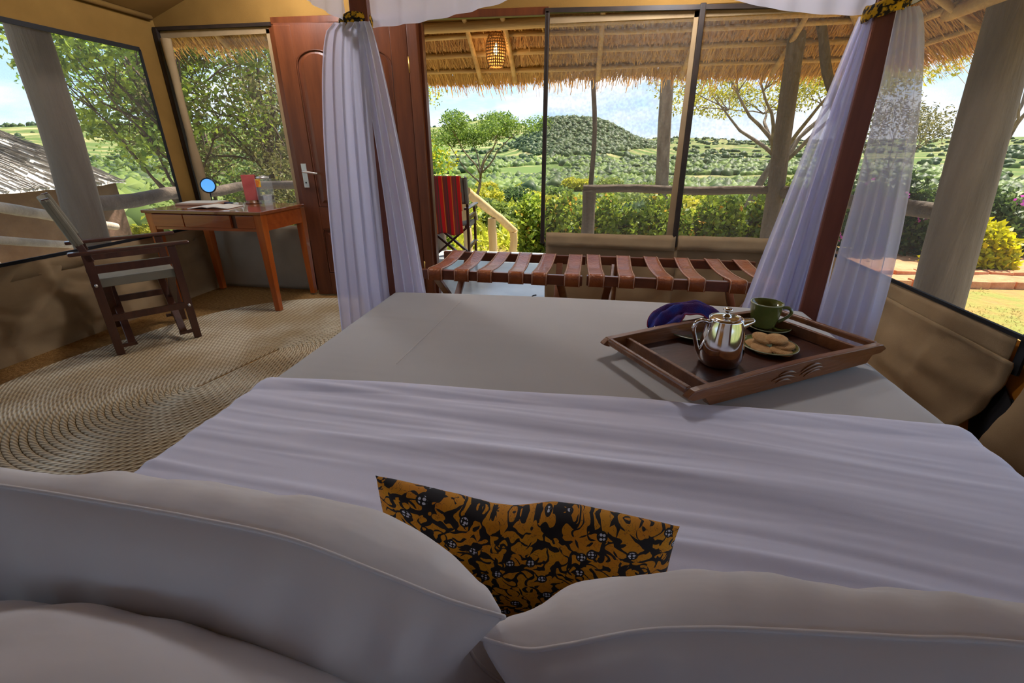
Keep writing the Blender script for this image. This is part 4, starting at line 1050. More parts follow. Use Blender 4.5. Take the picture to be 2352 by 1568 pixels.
ld = obj('lid', MB().lathe([(r * TK, z * TK) for r, z in [(.0001, .139), (.020, .139), (.034, .138), (.0415, .136), (.0420, .132), (.0415, .130)]], 48), 'steel', te, True)
obj('knob', MB().lathe([(r * TK, z * TK) for r, z in [(.0125, .139), (.011, .144), (.006, .147), (.0055, .153), (.0125, .157), (.0130, .1605), (.009, .164), (.0001, .165)]], 24), 'steel', ld, True)
hpp = [(-.045, 0, .122), (-.064, 0, .126), (-.078, 0, .118), (-.082, 0, .100), (-.074, 0, .072), (-.066, 0, .048), (-.056, 0, .026)]
obj('handle', MB().tube([Vector(smooth_path(hpp)(i / 24)) * TK for i in range(25)], [.0062 * TK] * 25, 12), 'steel', te, True)
def spout(u, v):
    a = math.pi * (u - .5) * 1.9
    x = (.036 + .036 * v) * TK; w = (.024 * (1 - v) + .010 * v) * TK; h = (.030 * (1 - v) + .009 * v) * TK
    return (x, w * math.sin(a), (.112 + .014 * v) * TK - h * math.cos(a) * .6 + .004)
obj('spout', MB().grid(spout, 16, 8), 'steel', te, True, solid=.0015)
bi = []
for k, (dx, dy, dz, tx, ty) in enumerate(((-.035, .012, .013, 8, -12), (-.028, -.030, .013, 10, 6), (.030, -.038, .012, 6, 4), (.046, -.008, .020, 4, -6), (-.012, .022, .031, 22, 8), (.028, .012, .034, 14, -4))):
    o = obj('biscuit', MB().lathe([(.0001, 0), (.030, 0), (.034, .003), (.034, .007), (.030, .010), (.0001, .010)], 28), 'biscuit', None, True, bevel=0)
    o.location = (.606 + dx, 1.508 + dy, TF + dz - .004); o.rotation_euler = (R(tx) * .5, R(ty), 0)
    tag(o, ('round biscuit low at the back of the plate beside the teapot', 'round biscuit low at the front of the plate beside the teapot', 'round biscuit at the front rim of the plate', 'round biscuit lying low at the right rim of the plate', 'upper biscuit leaning nearest the cup', 'upper biscuit lying flat on top of the pile')[k], 'biscuit', 'biscuits on the plate')
MAT['purple'] = mat('purple_woven_napkin', (0.060, 0.012, 0.110), (0.018, 0.030, 0.230), 16, .8, .3, 300, lo=.42, hi=.58)
MAT['purple_edge'] = mat('red_violet_hem', (0.22, 0.020, 0.055), None, rough=.8)
ax_ = smooth_path([(-.115, -.060, .020), (-.095, -.042, .055), (-.062, -.015, .080), (-.03, .005, .088), (.03, .02, .092), (.09, .025, .075), (.13, .03, .045)])
def nap(u, v):
    p = ax_(u); q = v * 2 - 1
    w = .036 + .020 * math.sin(math.pi * u) + .010 * math.sin(u * 9)
    t = (ax_(min(1, u + .02)) - ax_(max(0, u - .02))).normalized(); s = Vector((0, 0, 1)).cross(t).normalized()
    return p + s * (w * q) + Vector((0, 0, -.55 * w * q * q * (1 if q < 0 else .6) + .010 * math.sin(q * 7 + u * 5) + .008 * noise.noise(Vector((u * 8, v * 5, 3)))))
nk = obj('napkin', MB().grid(nap, 60, 20), 'purple', None, True, solid=.003)
nk.location = (.372, 1.655, TF); tag(nk, 'crumpled purple and blue napkin behind the teapot', 'napkin')
obj('hem', MB().tube([nap(i / 60, 0.0) for i in range(61)], .0025, 6), 'purple_edge', nk, True)
obj('hem', MB().tube([nap(i / 60, 1.0) for i in range(61)], .0025, 6), 'purple_edge', nk, True)

# ================================================================== RUG
def rugmat():
    m, t, b = nodes('braided_straw')
    tcn = N(t, 'ShaderNodeTexCoord')
    mp = N(t, 'ShaderNodeMapping'); mp.inputs['Scale'].default_value = (1, 1, 1); t.links.new(tcn.outputs['UV'], mp.inputs[0])
    wv = N(t, 'ShaderNodeTexWave'); wv.inputs['Scale'].default_value = 1.0; wv.inputs['Distortion'].default_value = 1.5; wv.inputs['Detail'].default_value = 2; wv.bands_direction = 'DIAGONAL'
    t.links.new(mp.outputs[0], wv.inputs['Vector'])
    nz = N(t, 'ShaderNodeTexNoise'); nz.inputs['Scale'].default_value = 2.2; t.links.new(tcn.outputs['Object'], nz.inputs['Vector'])
    r1 = N(t, 'ShaderNodeValToRGB'); r1.color_ramp.elements[0].color = (.36, .265, .150, 1); r1.color_ramp.elements[1].color = (.82, .74, .55, 1)
    t.links.new(wv.outputs[0], r1.inputs[0])
    r2 = N(t, 'ShaderNodeValToRGB'); r2.color_ramp.elements[0].position = .42; r2.color_ramp.elements[1].position = .62; r2.color_ramp.elements[0].color = (.72, .62, .48, 1); r2.color_ramp.elements[1].color = (1, 1, 1, 1)
    t.links.new(nz.outputs[0], r2.inputs[0])
    mx = N(t, 'ShaderNodeMixRGB', blend_type='MULTIPLY'); mx.inputs[0].default_value = 1
    t.links.new(r1.outputs[0], mx.inputs[1]); t.links.new(r2.outputs[0], mx.inputs[2]); t.links.new(mx.outputs[0], b.inputs['Base Color'])
    b.inputs['Roughness'].default_value = .55; b.inputs['Specular IOR Level'].default_value = .35
    bp = N(t, 'ShaderNodeBump'); bp.inputs['Strength'].default_value = .7; bp.inputs['Distance'].default_value = .004
    t.links.new(wv.outputs[0], bp.inputs['Height']); t.links.new(bp.outputs[0], b.inputs['Normal'])
    return m
MAT['rug'] = rugmat()
rug = empty('oval_rug', (-1.92, 2.06, 0.0), R(-12), 'oval braided straw rug with concentric rings beside the bed', 'rug')
SEG, BRW = .26, .0262
def stadium(r, s):
    """point at fraction s round a stadium of radius r, long axis y; returns point and perimeter"""
    per = 2 * math.pi * r + 4 * SEG; d = s * per
    if d < math.pi * r: a = d / r; return (r * math.cos(a), SEG + r * math.sin(a)), per
    d -= math.pi * r
    if d < 2 * SEG: return (-r, SEG - d), per
    d -= 2 * SEG
    if d < math.pi * r: a = math.pi + d / r; return (r * math.cos(a), -SEG + r * math.sin(a)), per
    d -= math.pi * r
    return (r, -SEG + d), per
for k in range(40):
    r0 = .012 + k * BRW
    n = 40 + int(k * 2.2); vs = []; fs = []; uvs = []
    prof = [(0, .001), (.12, .010), (.5, .0135), (.88, .010), (1, .001)]
    for i in range(n + 1):
        s = (i % n) / n
        _, per = stadium(r0 + BRW / 2, 0)
        for q, z in prof:
            rr = r0 + q * BRW + .0015 * math.sin(s * 40 + k)
            p, _ = stadium(rr, s)
            vs.append((p[0], p[1], z)); uvs.append((i / n * per / .055, q * 1.0 + k * .37))
    for i in range(n):
        for j in range(4):
            a = i * 5 + j; fs.append((a, a + 1, a + 6, a + 5))
    me = bpy.data.meshes.new('braid_ring'); me.from_pydata(vs, [], fs)
    l = me.uv_layers.new(name='braid')
    vi = np.empty(len(me.loops), np.int32); me.loops.foreach_get('vertex_index', vi)
    l.data.foreach_set('uv', np.array(uvs, np.float32)[vi].ravel())
    me.materials.append(MAT['rug'])
    o = bpy.data.objects.new('braid_ring', me); link(o, rug)
    me.polygons.foreach_set('use_smooth', [True] * len(me.polygons))
yc = obj('hanging_tie', MB().tube([(0, 0, .22), (.004, -.004, .15), (.012, -.004, .08), (.010, 0, .0)], [.006, .012, .017, .012], 10), MAT['batik_band'], None, True)
yc.location = (-1.50, 3.52, 1.12); tag(yc, 'yellow and black batik tie hanging on the open door', 'cloth')

# ================================================================== VERANDA LAMP
lp = empty('pendant_lamp', (-1.03, 5.20, 1.905), 0, 'woven reed pendant lamp hanging under the veranda thatch', 'pendant lamp')
def shade_r(t): return .052 + .045 * math.sin(math.pi * (t ** .8) * .86)
for k in range(26):
    a = 2 * math.pi * k / 26
    pts = []
    for i in range(11):
        t = i / 10; r = shade_r(t); pts.append((r * math.cos(a), r * math.sin(a), .30 * (1 - t)))
    obj('reed', MB().tube(pts, .0045, 5), 'wicker', lp, True)
for k in range(12):
    t = (k + .5) / 12; r = shade_r(t)
    obj('weave_ring', MB().tube([(r * math.cos(a) * 1.02, r * math.sin(a) * 1.02, .30 * (1 - t)) for a in [2 * math.pi * i / 28 for i in range(29)]], .0055, 5), 'wicker', lp, True)
obj('cord', MB().tube([(0, 0, .30), (.002, 0, .42)], .004, 6), 'black_plastic', lp)
m_, t_, b_ = nodes('lit_bulb'); b_.inputs['Emission Color'].default_value = (1, .72, .32, 1); b_.inputs['Emission Strength'].default_value = 4
MAT['bulb'] = m_
obj('bulb', MB().lathe([(.0001, .115), (.016, .12), (.024, .14), (.020, .165), (.012, .19), (.012, .21), (.0001, .21)], 16), 'bulb', lp, True)

ll = bpy.data.lights.new('pendant_glow', 'POINT'); ll.energy = 1.0; ll.color = (1, .66, .30); ll.shadow_soft_size = .03
lo_ = bpy.data.objects.new('pendant_glow', ll); link(lo_, lp); lo_.location = (0, 0, .09)
# ================================================================== GROUND AND HILLS
DS = [0, 5.3, 6.4, 8.5, 15, 30, 80, 200, 450, 900, 2000, 4500]
HS = [-.10, -.12, -.42, -.62, -1.3, -2.7, -6.0, -11, -10, -2, 17, 60]
def bump(az, dist, a0, d0, wa, wd, h): return h * math.exp(-((az - a0) / wa) ** 2 - ((dist - d0) / wd) ** 2)
def hillb(az, d): return 44 * math.exp(-abs((az + 2.4) / 5.6) ** 3.2 - ((d - 700) / 170) ** 2)
def terrain(x, y):
    d = math.hypot(x, y); az = math.degrees(math.atan2(x, y))
    h = float(np.interp(d, DS, HS))
    if d < 16:
        side = max(0.0, min(1.0, (x - 1.8) / 1.2)) if y < 9 else 0
        lawn = float(np.interp(d, [0, 7.5, 11, 16], [-.10, -.12, -.5, -1.4]))
        h = h * (1 - side) + lawn * side
        sl = max(0.0, min(1.0, (-3.6 - x) / .8))
        h = h * (1 - sl) + float(np.interp(d, [0, 5, 16], [-.3, -.45, -1.4])) * sl
    if d > 10: h += (noise.noise(Vector((x * .06, y * .06, 0))) * .5) * min(1, (d - 10) / 15) * min(d / 60, 2.5)
    if d > 250:
        h += hillb(az, d) + bump(az, d, 4.8, 760, 3.2, 140, 14) + bump(az, d, -7.5, 800, 3.0, 160, 8)
        h += bump(az, d, -11, 1500, 6.0, 400, 62) + bump(az, d, -20, 1800, 9, 500, 48) + bump(az, d, 9, 1700, 7, 500, 22)
        h += bump(az, d, 42, 2600, 20, 900, 12) + bump(az, d, -45, 1200, 18, 400, 45)
        h += noise.noise(Vector((x * .012, y * .012, 3))) * 2.2
    return h
rad = [0.0] + [3.2 * (1.062 ** i) for i in range(118)]
NA = 240
gv, gf = [], []
for i, r in enumerate(rad):
    for k in range(NA):
        a = 2 * math.pi * k / NA
        x, y = r * math.sin(a), r * math.cos(a)
        gv.append((x, y, terrain(x, y)))
for i in range(len(rad) - 1):
    for k in range(NA):
        k2 = (k + 1) % NA
        gf.append((i * NA + k, i * NA + k2, (i + 1) * NA + k2, (i + 1) * NA + k))
def groundmat():
    m, t, b = nodes('savanna_ground')
    tcn = N(t, 'ShaderNodeTexCoord')
    def nz(sc, det=5, st=(1, 1, 1)):
        mp = N(t, 'ShaderNodeMapping'); mp.inputs['Scale'].default_value = st; t.links.new(tcn.outputs['Object'], mp.inputs[0])
        n = N(t, 'ShaderNodeTexNoise'); n.inputs['Scale'].default_value = sc; n.inputs['Detail'].default_value = det
        t.links.new(mp.outputs[0], n.inputs['Vector']); return n.outputs[0]
    def rp(src, p0, c0, p1, c1):
        r = N(t, 'ShaderNodeValToRGB'); r.color_ramp.elements[0].position = p0; r.color_ramp.elements[1].position = p1
        r.color_ramp.elements[0].color = rgba(c0); r.color_ramp.elements[1].color = rgba(c1); t.links.new(src, r.inputs[0]); return r.outputs[0]
    lawn = rp(nz(3.5), .36, (.36, .21, .075), .60, (.24, .24, .060))
    wild = rp(nz(.020, 8, (1, 1.8, 1)), .48, (.095, .140, .034), .70, (.42, .33, .15))
    gm = N(t, 'ShaderNodeVectorMath', operation='LENGTH'); t.links.new(tcn.outputs['Object'], gm.inputs[0])
    mr = N(t, 'ShaderNodeMapRange'); mr.inputs['From Min'].default_value = 9; mr.inputs['From Max'].default_value = 40; t.links.new(gm.outputs['Value'], mr.inputs[0])
    mx = N(t, 'ShaderNodeMixRGB'); t.links.new(mr.outputs[0], mx.inputs[0]); t.links.new(lawn, mx.inputs[1]); t.links.new(wild, mx.inputs[2])
    t.links.new(mx.outputs[0], b.inputs['Base Color']); b.inputs['Roughness'].default_value = .95; b.inputs['Specular IOR Level'].default_value = .1
    bp = N(t, 'ShaderNodeBump'); bp.inputs['Strength'].default_value = .6; bp.inputs['Distance'].default_value = .05
    t.links.new(nz(14), bp.inputs['Height']); t.links.new(bp.outputs[0], b.inputs['Normal'])
    return m
MAT['ground'] = groundmat()
gm_ = MB(); gm_.v = gv; gm_.f = gf
tag(obj('ground', gm_, 'ground', None, True), kind='structure')

# short lawn blades beside the right window
gp = []
while len(gp) < 30000:
    x, y = random.uniform(2.4, 6.5), random.uniform(2.2, 6.2)
    if noise.noise(Vector((x * 1.4, y * 1.4, 5))) > -.15: gp.append((x, y, terrain(x, y) - .004))
gmsh = leaf_mesh('lawn_grass', np.array(gp), .030, leafmat('dry_lawn', (.34, .28, .08), (.60, .46, .18)), .2, .2)
tag(obj('lawn_grass', gmsh, 'hedge'), 'short dry lawn grass outside the right window', 'grass', kind='stuff')

# ------------------------------------------------------------------ plants
def tree(name, base, skeleton, leaves, bark, leafm, label, cat='tree', group=None, extra=None):
    """skeleton: list of (points, radii) in local space; leaves: list of (centre, radius xyz, count); one trunk with limbs, one crown"""
    t = empty(name, base, 0, label, cat, group)
    tm = MB()
    for pts, rr in skeleton: tm.tube(pts, rr, 8)
    obj('trunk', tm, bark, t, True)
    cs = []
    for c, r, n, *_ in leaves:
        d = RNG.normal(size=(n, 3)); d /= np.linalg.norm(d, axis=1)[:, None]; d *= (RNG.uniform(0.25, 1, n) ** .6)[:, None]
        cs.append(np.array(c) + d * np.array(r))
    return t, np.concatenate(cs)
def limb(a, b, r0, r1, k=6, amp=.06, seed=1):
    p = wob(a, b, k, amp, seed); return p, [r0 + (r1 - r0) * i / k for i in range(k + 1)]
def crown(t, pts, size, m, aspect=.5, flat=.3):
    o = obj('crown', leaf_mesh('crown', pts, size, m, aspect, flat), m, t); o['kind'] = 'stuff'; return o

def umbrella_tree(name, base, h, w, trunk_r, lean, label, seed, leafm='acacia', n=9000, size=.07, flatness=.16, tiers=7, bark='bark', group=None, lo=.55):
    rs = np.random.default_rng(seed); sk = []; lv = []
    top = Vector((lean[0], lean[1], h * lo)); sk.append(limb((0, 0, -.3), top, trunk_r, trunk_r * .62, 8, .05 * h, seed))
    for k in range(tiers):
        a = 2 * math.pi * (k + rs.uniform(-.3, .3)) / tiers; rr = w * .5 * rs.uniform(.45, .95)
        tip = Vector((lean[0] + rr * math.cos(a), lean[1] + rr * math.sin(a), h * rs.uniform(.78, .97)))
        sk.append(limb(top - Vector((0, 0, rs.uniform(0, .12) * h)), tip, trunk_r * .45, trunk_r * .12, 6, .04 * h, seed + k))
        for j in range(4):
            q = tip + Vector((rs.uniform(-.2, .2) * w, rs.uniform(-.2, .2) * w, rs.uniform(-.04, .06) * h))
            sk.append(limb(tip.lerp(top, .25), q, trunk_r * .14, trunk_r * .05, 4, .02 * h, seed + k * 5 + j))
            lv.append((q, (w * .15, w * .15, w * .15 * flatness * 2.4), n // (tiers * 4)))
    t, pts = tree(name, base, sk, lv, bark, leafm, label, 'tree', group)
    crown(t, pts, size, leafm, .4, .2)
    return t
umbrella_tree('acacia_tree', (-3.30, 13.0, -1.1), 3.15, 2.5, .055, (.25, 0), 'small flat-topped acacia seen through the open doorway', 5, 'acacia', 9000, .075, .22, 6)
umbrella_tree('acacia_tree', (2.35, 9.0, -.75), 3.35, 3.6, .085, (.75, .1), 'leaning acacia with forked trunk behind the far right railing', 9, 'acacia_yellow', 11000, .07, .15, 8)
umbrella_tree('acacia_tree', (5.4, 9.6, -.8), 2.6, 1.5, .03, (-.3, 0), 'slender young tree beside the thick right post', 13, 'dull_leaf', 2600, .06, .5, 6, lo=.35)
umbrella_tree('acacia_tree', (7.4, 10.5, -.9), 4.6, 2.6, .06, (.0, 0), 'yellowish tree at the right edge of the view', 14, 'acacia_yellow', 4000, .07, .4, 6)
umbrella_tree('acacia_tree', (-2.75, 7.6, -.6), 5.2, 3.0, .075, (.12, 0), 'pale crooked trunk just outside the door jamb', 17, 'acacia', 4000, .06, .2, 6, 'bark')
log_thing('tree_trunk', (1.12, 7.7, -.7), (.90, 7.9, 4.2), .105, .085, 'bare straight tree trunk behind the back window handrail', 'tree', 'bark', seed=24, k=16, amp=.05)
ft = log_thing('tree_trunk', (.02, 8.0, -.7), (-.10, 8.1, 4.0), .048, .028, 'thin crooked bare trunk in the left of the back windows', 'tree', 'bark_dark', seed=27, k=18, amp=.14)
log_thing('tree_trunk', (-5.6, 3.6, -.5), (-6.6, 3.2, 3.0), .045, .03, 'thin dark leaning stem at the left edge of the left window', 'tree', 'bark_dark', seed=28, k=12, amp=.05)

def bushy_tree(name, base, h, w, label, seed, leafm, n=14000, size=.075, lo=.2, bark='bark_dark', tr=.07):
    rs = np.random.default_rng(seed); sk = []; lv = []
    top = Vector((rs.uniform(-.1, .1) * w, rs.uniform(-.1, .1) * w, h * .62)); sk.append(limb((0, 0, -.3), top, tr, tr * .4, 8, .03 * h, seed))
    K = 22
    for k in range(K):
        a = rs.uniform(0, 2 * math.pi); z = h * rs.uniform(lo, 1.0); rr = w * .5 * rs.uniform(.35, 1.0) * math.sin(math.pi * min(.97, max(.1, (z / h - lo) / (1 - lo) * .8 + .12)))
        tip = Vector((rr * math.cos(a), rr * math.sin(a), z))
        st = Vector((0, 0, 0)).lerp(top, rs.uniform(.3, .95)); sk.append(limb(st, tip, tr * .4, tr * .08, 5, .03 * h, seed + k))
        for j in range(3):
            q = tip + Vector(rs.uniform(-.13, .13, 3)) * w
            sk.append(limb(tip.lerp(st, .3), q, tr * .12, tr * .05, 3, .02 * h, seed + k + j * 31))
            lv.append((q, (w * .13, w * .13, w * .09), n // (K * 3)))
    t, pts = tree(name, base, sk, lv, bark, leafm, label)
    crown(t, pts, size, leafm, .5, .25); return t
bushy_tree('leafy_tree', (-6.9, 7.2, -.8), 4.6, 3.2, 'bright leafy tree seen through the left window', 31, 'broadleaf', 9500, .10, .40)
bushy_tree('leafy_tree', (-10.6, 11.2, -.9), 6.6, 4.8, 'tall airy tree behind the corner of the hut roof', 33, 'broadleaf', 6000, .11, .45)
bushy_tree('leafy_tree', (-6.3, 8.8, -.9), 5.6, 4.2, 'dense olive tree filling the left back window', 35, 'dull_leaf', 20000, .085, .05)
bushy_tree('leafy_tree', (-4.3, 10.4, -1.0), 3.0, 3.0, 'low yellowish tree in the right of the left back window', 37, 'acacia_yellow', 9000, .085, .05)
bushy_tree('leafy_tree', (-8.0, 3.5, -.8), 5.0, 3.2, 'twiggy tree at the left edge of the left window', 39, 'dull_leaf', 2200, .09, .5)
bushy_tree('leafy_tree', (-8.2, 12.0, -1.1), 5.0, 4.6, 'broad green tree behind the olive tree in the left back window', 43, 'acacia', 9000, .11, .08)
bushy_tree('leafy_tree', (-12.0, 13.5, -1.2), 5.6, 5.5, 'large distant tree above the hut roof corner', 45, 'acacia', 9000, .13, .1)
bushy_tree('leafy_tree', (-5.4, 13.5, -1.2), 2.6, 3.2, 'rounded green tree left of the small acacia', 41, 'broadleaf', 9000, .10, .05)

def hedge(name, path, w, h, label, n, size, m, flowers=0):
    """clipped row of shrubs along a line of ground points"""
    f = smooth_path(path); t = empty(name, path[0], 0, label, 'hedge'); org = np.array(path[0])
    u = RNG.uniform(0, 1, n); P = np.array([f(a)[:] for a in np.linspace(0, 1, 200)])
    c = P[(u * 199).astype(int)]
    ang = RNG.uniform(0, math.pi, n); rr = RNG.uniform(.72, 1.02, n)
    lump = 1 + .16 * np.sin(u * 37) + .10 * np.sin(u * 83 + 1)
    off = np.stack([np.zeros(n), np.cos(ang) * w * .5 * rr * lump, np.sin(ang) ** .6 * h * rr * lump], 1)
    pts = c + off + RNG.normal(0, .03, (n, 3)) - org
    pts[:, 2] = np.maximum(pts[:, 2], c[:, 2] - org[2])
    o = obj('foliage', leaf_mesh('foliage', pts, size, m, .62, .1), m, t); o['kind'] = 'stuff'
    core = MB().tube([Vector(p) + Vector((0, 0, h * .42)) - Vector(path[0]) for p in P[::10]], min(w, h) * .36, 8)
    obj('stems', core, 'bark_dark', t, True)
    if flowers:
        i = RNG.choice(np.where(off[:, 1] < .1 * w)[0], flowers)
        fl = np.repeat(pts[i], 9, 0) + RNG.normal(0, .028, (flowers * 9, 3)) - np.array([0, .05, -.02])
        o = obj('blossoms', leaf_mesh('blossoms', fl, .045, 'flower_pink', .8, .1), 'flower_pink', t); o['kind'] = 'stuff'
    return t
def gl(x, y): return (x, y, terrain(x, y))
hedge('hedge', [gl(-1.05, 7.5), gl(-.3, 7.45), gl(.8, 7.4), gl(2.0, 7.3), gl(2.9, 7.1)], 1.0, .86, 'green hedge in front of the veranda beyond the railing', 26000, .075, 'hedge')
hedge('hedge', [gl(-4.6, 7.3), gl(-3.5, 7.4), gl(-2.4, 7.5)], 1.0, .80, 'green hedge behind the railing in the left back window', 9000, .075, 'hedge')
hedge('flowering_hedge', [gl(3.0, 7.0), gl(3.7, 6.9), gl(4.4, 6.9), gl(5.2, 7.0), gl(7.0, 7.4)], .9, .82, 'dark flowering hedge with magenta blossoms outside the right window', 17000, .075, 'hedge_dark', 26)
yb = empty('round_bush', (4.30, 5.95, terrain(4.30, 5.95)), 0, 'bright yellow leafy round bush behind the brick edging', 'bush')
d = RNG.normal(size=(4200, 3)); d /= np.linalg.norm(d, axis=1)[:, None]; d[:, 2] = np.abs(d[:, 2]); d *= (RNG.uniform(.75, 1.0, 4200))[:, None]
o = obj('foliage', leaf_mesh('foliage', d * np.array([.40, .36, .46]) + np.array([0, 0, .06]), .075, 'yellow_bush', .6, .1), 'yellow_bush', yb); o['kind'] = 'stuff'
obj('stem', MB().tube([(0, 0, -.05), (.01, 0, .3)], [.03, .012], 8), 'bark_dark', yb, True)

# planting bed edging: single clay bricks laid in two rows
bed_e = empty('brick_edging', (3.9, 5.2, terrain(3.9, 5.2)), 0, 'two low rows of red clay bricks edging the planting bed', 'edging')
bm_ = obj('brick', MB().box((0, 0, 0), (.225, .11, .075)), 'brick', bed_e, bevel=.008)
first = True
for row, (x0, y0, x1, y1) in enumerate(((2.75, 5.35, 6.1, 5.75), (2.70, 4.95, 6.0, 5.25))):
    nb = 14
    for k in range(nb):
        t = (k + .5) / nb; x = x0 + (x1 - x0) * t; y = y0 + (y1 - y0) * t
        lo_ = (x - 3.9 + random.uniform(-.01, .01), y - 5.2 + random.uniform(-.015, .015), terrain(x, y) - terrain(3.9, 5.2) + .03)
        ro_ = (random.uniform(-.05, .05), random.uniform(-.05, .05), math.atan2(y1 - y0, x1 - x0) + random.uniform(-.06, .06))
        if first: bm_.location = lo_; bm_.rotation_euler = ro_; first = False
        else:
            b_ = share('brick', bm_, bed_e, lo_, ro_)
            md = b_.modifiers.new('edge', 'BEVEL'); md.width = .008; md.segments = 2
so = obj('soil', quad_sheet((2.6, 5.0, -.085), (6.2, 5.3, -.085), (6.3, 6.8, -.10), (2.6, 6.8, -.10), 20, 10, 0.03, 6, 2, (0, 0, 1), False), mat('red_soil', (.42, .19, .085), (.52, .27, .13), 6, .95, .6, 40), None, True)
tag(so, 'reddish soil of the planting bed under the flowering hedge', 'soil')
log_thing('garden_post', (5.75, 6.2, -.2), (5.80, 6.25, .72), .07, .065, 'short pale post by the hedge at the far right edge', 'post', 'log_pale', seed=29)

# ------------------------------------------------------------------ neighbouring hut
HX, HY = -13.3, 5.2
ht = empty('thatched_hut', (HX, HY, terrain(HX, HY)), R(4), 'neighbouring hut with pale grey thatched roof seen through the left window', 'hut')
HE = .46 - terrain(HX, HY)
HW, HD = 3.3, 4.5
obj('wall', MB().box((0, 0, HE / 2 - .1), (2 * HW - 1.0, 2 * HD - 1.0, HE + .2)), 'hut_wall', ht)
def hut_roof(u, v):
    a = 2 * math.pi * u
    r = (1 - v) ** .95
    ca, sa = math.cos(a), math.sin(a)
    k = 1 / max(abs(ca) ** 7 + abs(sa) ** 7, .001) ** (1 / 7)
    return (ca * k * (HW * r + .9 * v), sa * k * HD * r, HE + 2.6 * v + .05 * noise.noise(Vector((u * 50, v * 7, 1))))
obj('roof_thatch', MB().grid(hut_roof, 120, 20), 'hut_roof', ht, True)
nst = 9000
uu = RNG.uniform(0, 1, nst); vv = RNG.uniform(0, .95, nst)
A = np.array([hut_roof(a, b) for a, b in zip(uu, vv)]); Bp = np.array([hut_roof(a + .0006, max(0, b - .09)) for a, b in zip(uu, vv)])
A[:, 2] += .015; Bp[:, 2] += .055
Sd = np.cross(A - Bp, np.array([0, 0, 1.])); Sd /= np.linalg.norm(Sd, axis=1)[:, None] + 1e-6; Sd *= .035
V = np.stack([A - Sd * .6, A + Sd * .6, Bp + Sd, Bp - Sd], 1).reshape(-1, 3)
o = obj('thatch_bundles', np_mesh('thatch_bundles', V, np.arange(nst * 4).reshape(nst, 4), 'hut_roof'), 'hut_roof', ht); o['kind'] = 'stuff'
obj('eave_beam', MB().tube([(math.cos(a) * (HW - .35), math.sin(a) * (HD - .3), HE - .07) for a in [2 * math.pi * i / 40 for i in range(41)]], .05, 6), 'log', ht, True)

# ------------------------------------------------------------------ scrub on the slope and in the valley
def scrub_mesh(seed, n, leafm, w=1.0, h=.7, size=.16):
    rs = np.random.default_rng(seed)
    k = 9
    cc = rs.normal(0, .28, (k, 3)) * np.array([w, w, .25 * h]) + np.array([0, 0, h * .5]); cr = rs.uniform(.25, .5, k)
    i = rs.integers(0, k, n); d = rs.normal(size=(n, 3)); d /= np.linalg.norm(d, axis=1)[:, None]; d *= rs.uniform(.55, 1, n)[:, None]
    p = cc[i] + d * cr[i][:, None] * np.array([w, w, h]); p[:, 2] = np.maximum(p[:, 2], 0.0)
    return leaf_mesh('scrub_bush', p, size, leafm, .55, .2, rs)
SC = [('scrub_a', scrub_mesh(101, 1500, 'scrub_a')), ('scrub_b', scrub_mesh(102, 1500, 'scrub_b')), ('scrub_a', scrub_mesh(103, 1500, 'scrub_a', 1.0, .9)), ('scrub_c', scrub_mesh(104, 1500, 'scrub_c', 1.0, .9)), ('scrub_b', scrub_mesh(105, 1500, 'scrub_b', 1.0, .6))]
SLAB = {'scrub_a': 'mid green scrub bush on the slope below the veranda', 'scrub_b': 'yellow-green scrub bush on the slope below the veranda', 'scrub_c': 'dark green scrub bush on the slope below the veranda'}
rs = np.random.default_rng(77)
NB = 0; tries = 0; placed = []
while NB < 240 and tries < 20000:
    tries += 1
    az = math.radians(rs.uniform(-62, 50)); d = 9.8 * (125 / 9.8) ** (rs.uniform(0, 1) ** .85)
    x, y = d * math.sin(az), d * math.cos(az)
    if y < 9.4: continue
    s = rs.uniform(.6, 1.2) * (1.1 + d * .022)
    if any(math.hypot(x - a, y - b) < .62 * (s + c) for a, b, c in placed): continue
    placed.append((x, y, s))
    ty, me = SC[int(rs.integers(0, 5))]
    o = bpy.data.objects.new('scrub_bush', me); COL.objects.link(o)
    o.location = (x, y, terrain(x, y) - .05); o.rotation_euler = (0, 0, rs.uniform(0, 6.28)); o.scale = (s, s, s * rs.uniform(.7, 1.05))
    tag(o, SLAB[ty], 'bush', {'scrub_a': 'mid green scrub bushes', 'scrub_b': 'yellow-green scrub bushes', 'scrub_c': 'dark scrub bushes'}[ty]); NB += 1
# low leafy undergrowth between the bushes
up = []
while len(up) < 60000:
    az = math.radians(rs.uniform(-60, 48)); d = 8.6 * (60 / 8.6) ** rs.uniform(0, 1)
    x, y = d * math.sin(az), d * math.cos(az)
    if y < 8.3: continue
    up.append((x, y, terrain(x, y) + abs(rs.normal(0, .10 + d * .004))))
up = np.array(up)
tag(obj('undergrowth', leaf_mesh('undergrowth', up, .10 + .006 * np.hypot(up[:, 0], up[:, 1]), 'scrub_b', .45, -.3), 'scrub_b'), 'low yellow-green undergrowth covering the slope', 'undergrowth', kind='stuff')
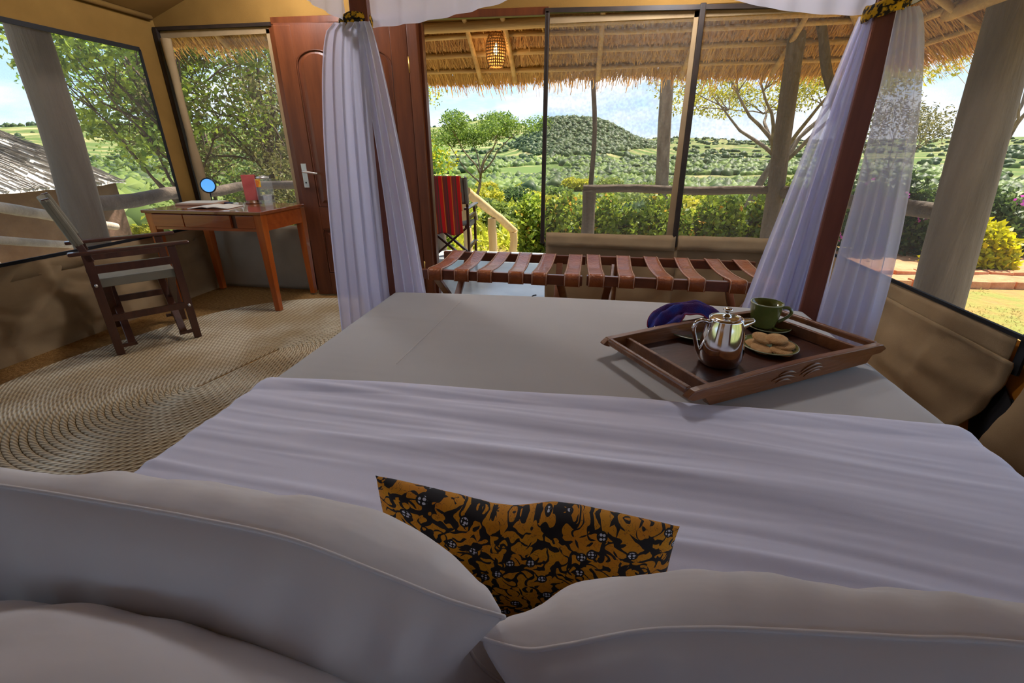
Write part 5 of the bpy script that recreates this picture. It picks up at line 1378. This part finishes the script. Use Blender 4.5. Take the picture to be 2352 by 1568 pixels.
# far woodland: too many and too small to tell apart
ico = [(0, 0, 1)] + [(math.cos(a) * .9, math.sin(a) * .9, .42) for a in [2 * math.pi * i / 6 for i in range(6)]] + [(math.cos(a + .5), math.sin(a + .5), -.35) for a in [2 * math.pi * i / 6 for i in range(6)]]
icof = [(0, 1 + i, 1 + (i + 1) % 6) for i in range(6)] + [(1 + i, 7 + i, 1 + (i + 1) % 6) for i in range(6)] + [(1 + (i + 1) % 6, 7 + i, 7 + (i + 1) % 6) for i in range(6)]
ico = np.array(ico); icof = np.array(icof)
def woods(n, dmin, dmax, azs, sfun, m, label, seed, cond=None):
    rs = np.random.default_rng(seed); VV = []; FF = []; c = 0
    while c < n:
        az = math.radians(rs.uniform(*azs)); d = dmin * (dmax / dmin) ** rs.uniform(0, 1)
        x, y = d * math.sin(az), d * math.cos(az)
        if cond and not cond(math.degrees(az), d, x, y): continue
        s = sfun(d) * rs.uniform(.6, 1.4)
        v = ico * (1 + rs.normal(0, .27, ico.shape)) * s * np.array([1, 1, .8]) + np.array([x, y, terrain(x, y) + s * .3])
        VV.append(v); FF.append(icof + 13 * c); c += 1
    me = np_mesh('woodland', np.concatenate(VV), np.concatenate(FF), m)
    return tag(obj('woodland', me, m, None), label, 'woodland', kind='stuff')
def patch(az, d, x, y): return noise.noise(Vector((x * .012, y * .012, 8))) + .35 * noise.noise(Vector((x * .04, y * .04, 2))) > (-.16 if d > 200 else -.5)
woods(13000, 95, 420, (-65, 55), lambda d: .8 + d * .005, 'scrub_a', 'green bushland across the valley floor', 5, patch)
woods(5500, 95, 420, (-65, 55), lambda d: .8 + d * .006, 'scrub_c', 'dark bushes dotted across the valley', 6, patch)
woods(3200, 420, 900, (-12, 12), lambda d: 3.0, 'scrub_c', 'dark woodland covering the rounded hill', 7, lambda a, d, x, y: hillb(a, d) + bump(a, d, 4.8, 760, 3.2, 140, 14) > 7)
woods(3000, 450, 2600, (-65, 55), lambda d: 2.0 + d * .002, 'scrub_c', 'distant tree line on the plain and far ridges', 8, lambda a, d, x, y: noise.noise(Vector((x * .006, y * .006, 6))) > .05)
woods(900, 26, 200, (-75, -42), lambda d: .8 + d * .012, 'scrub_a', 'bushes on the rise beyond the neighbouring hut', 9)
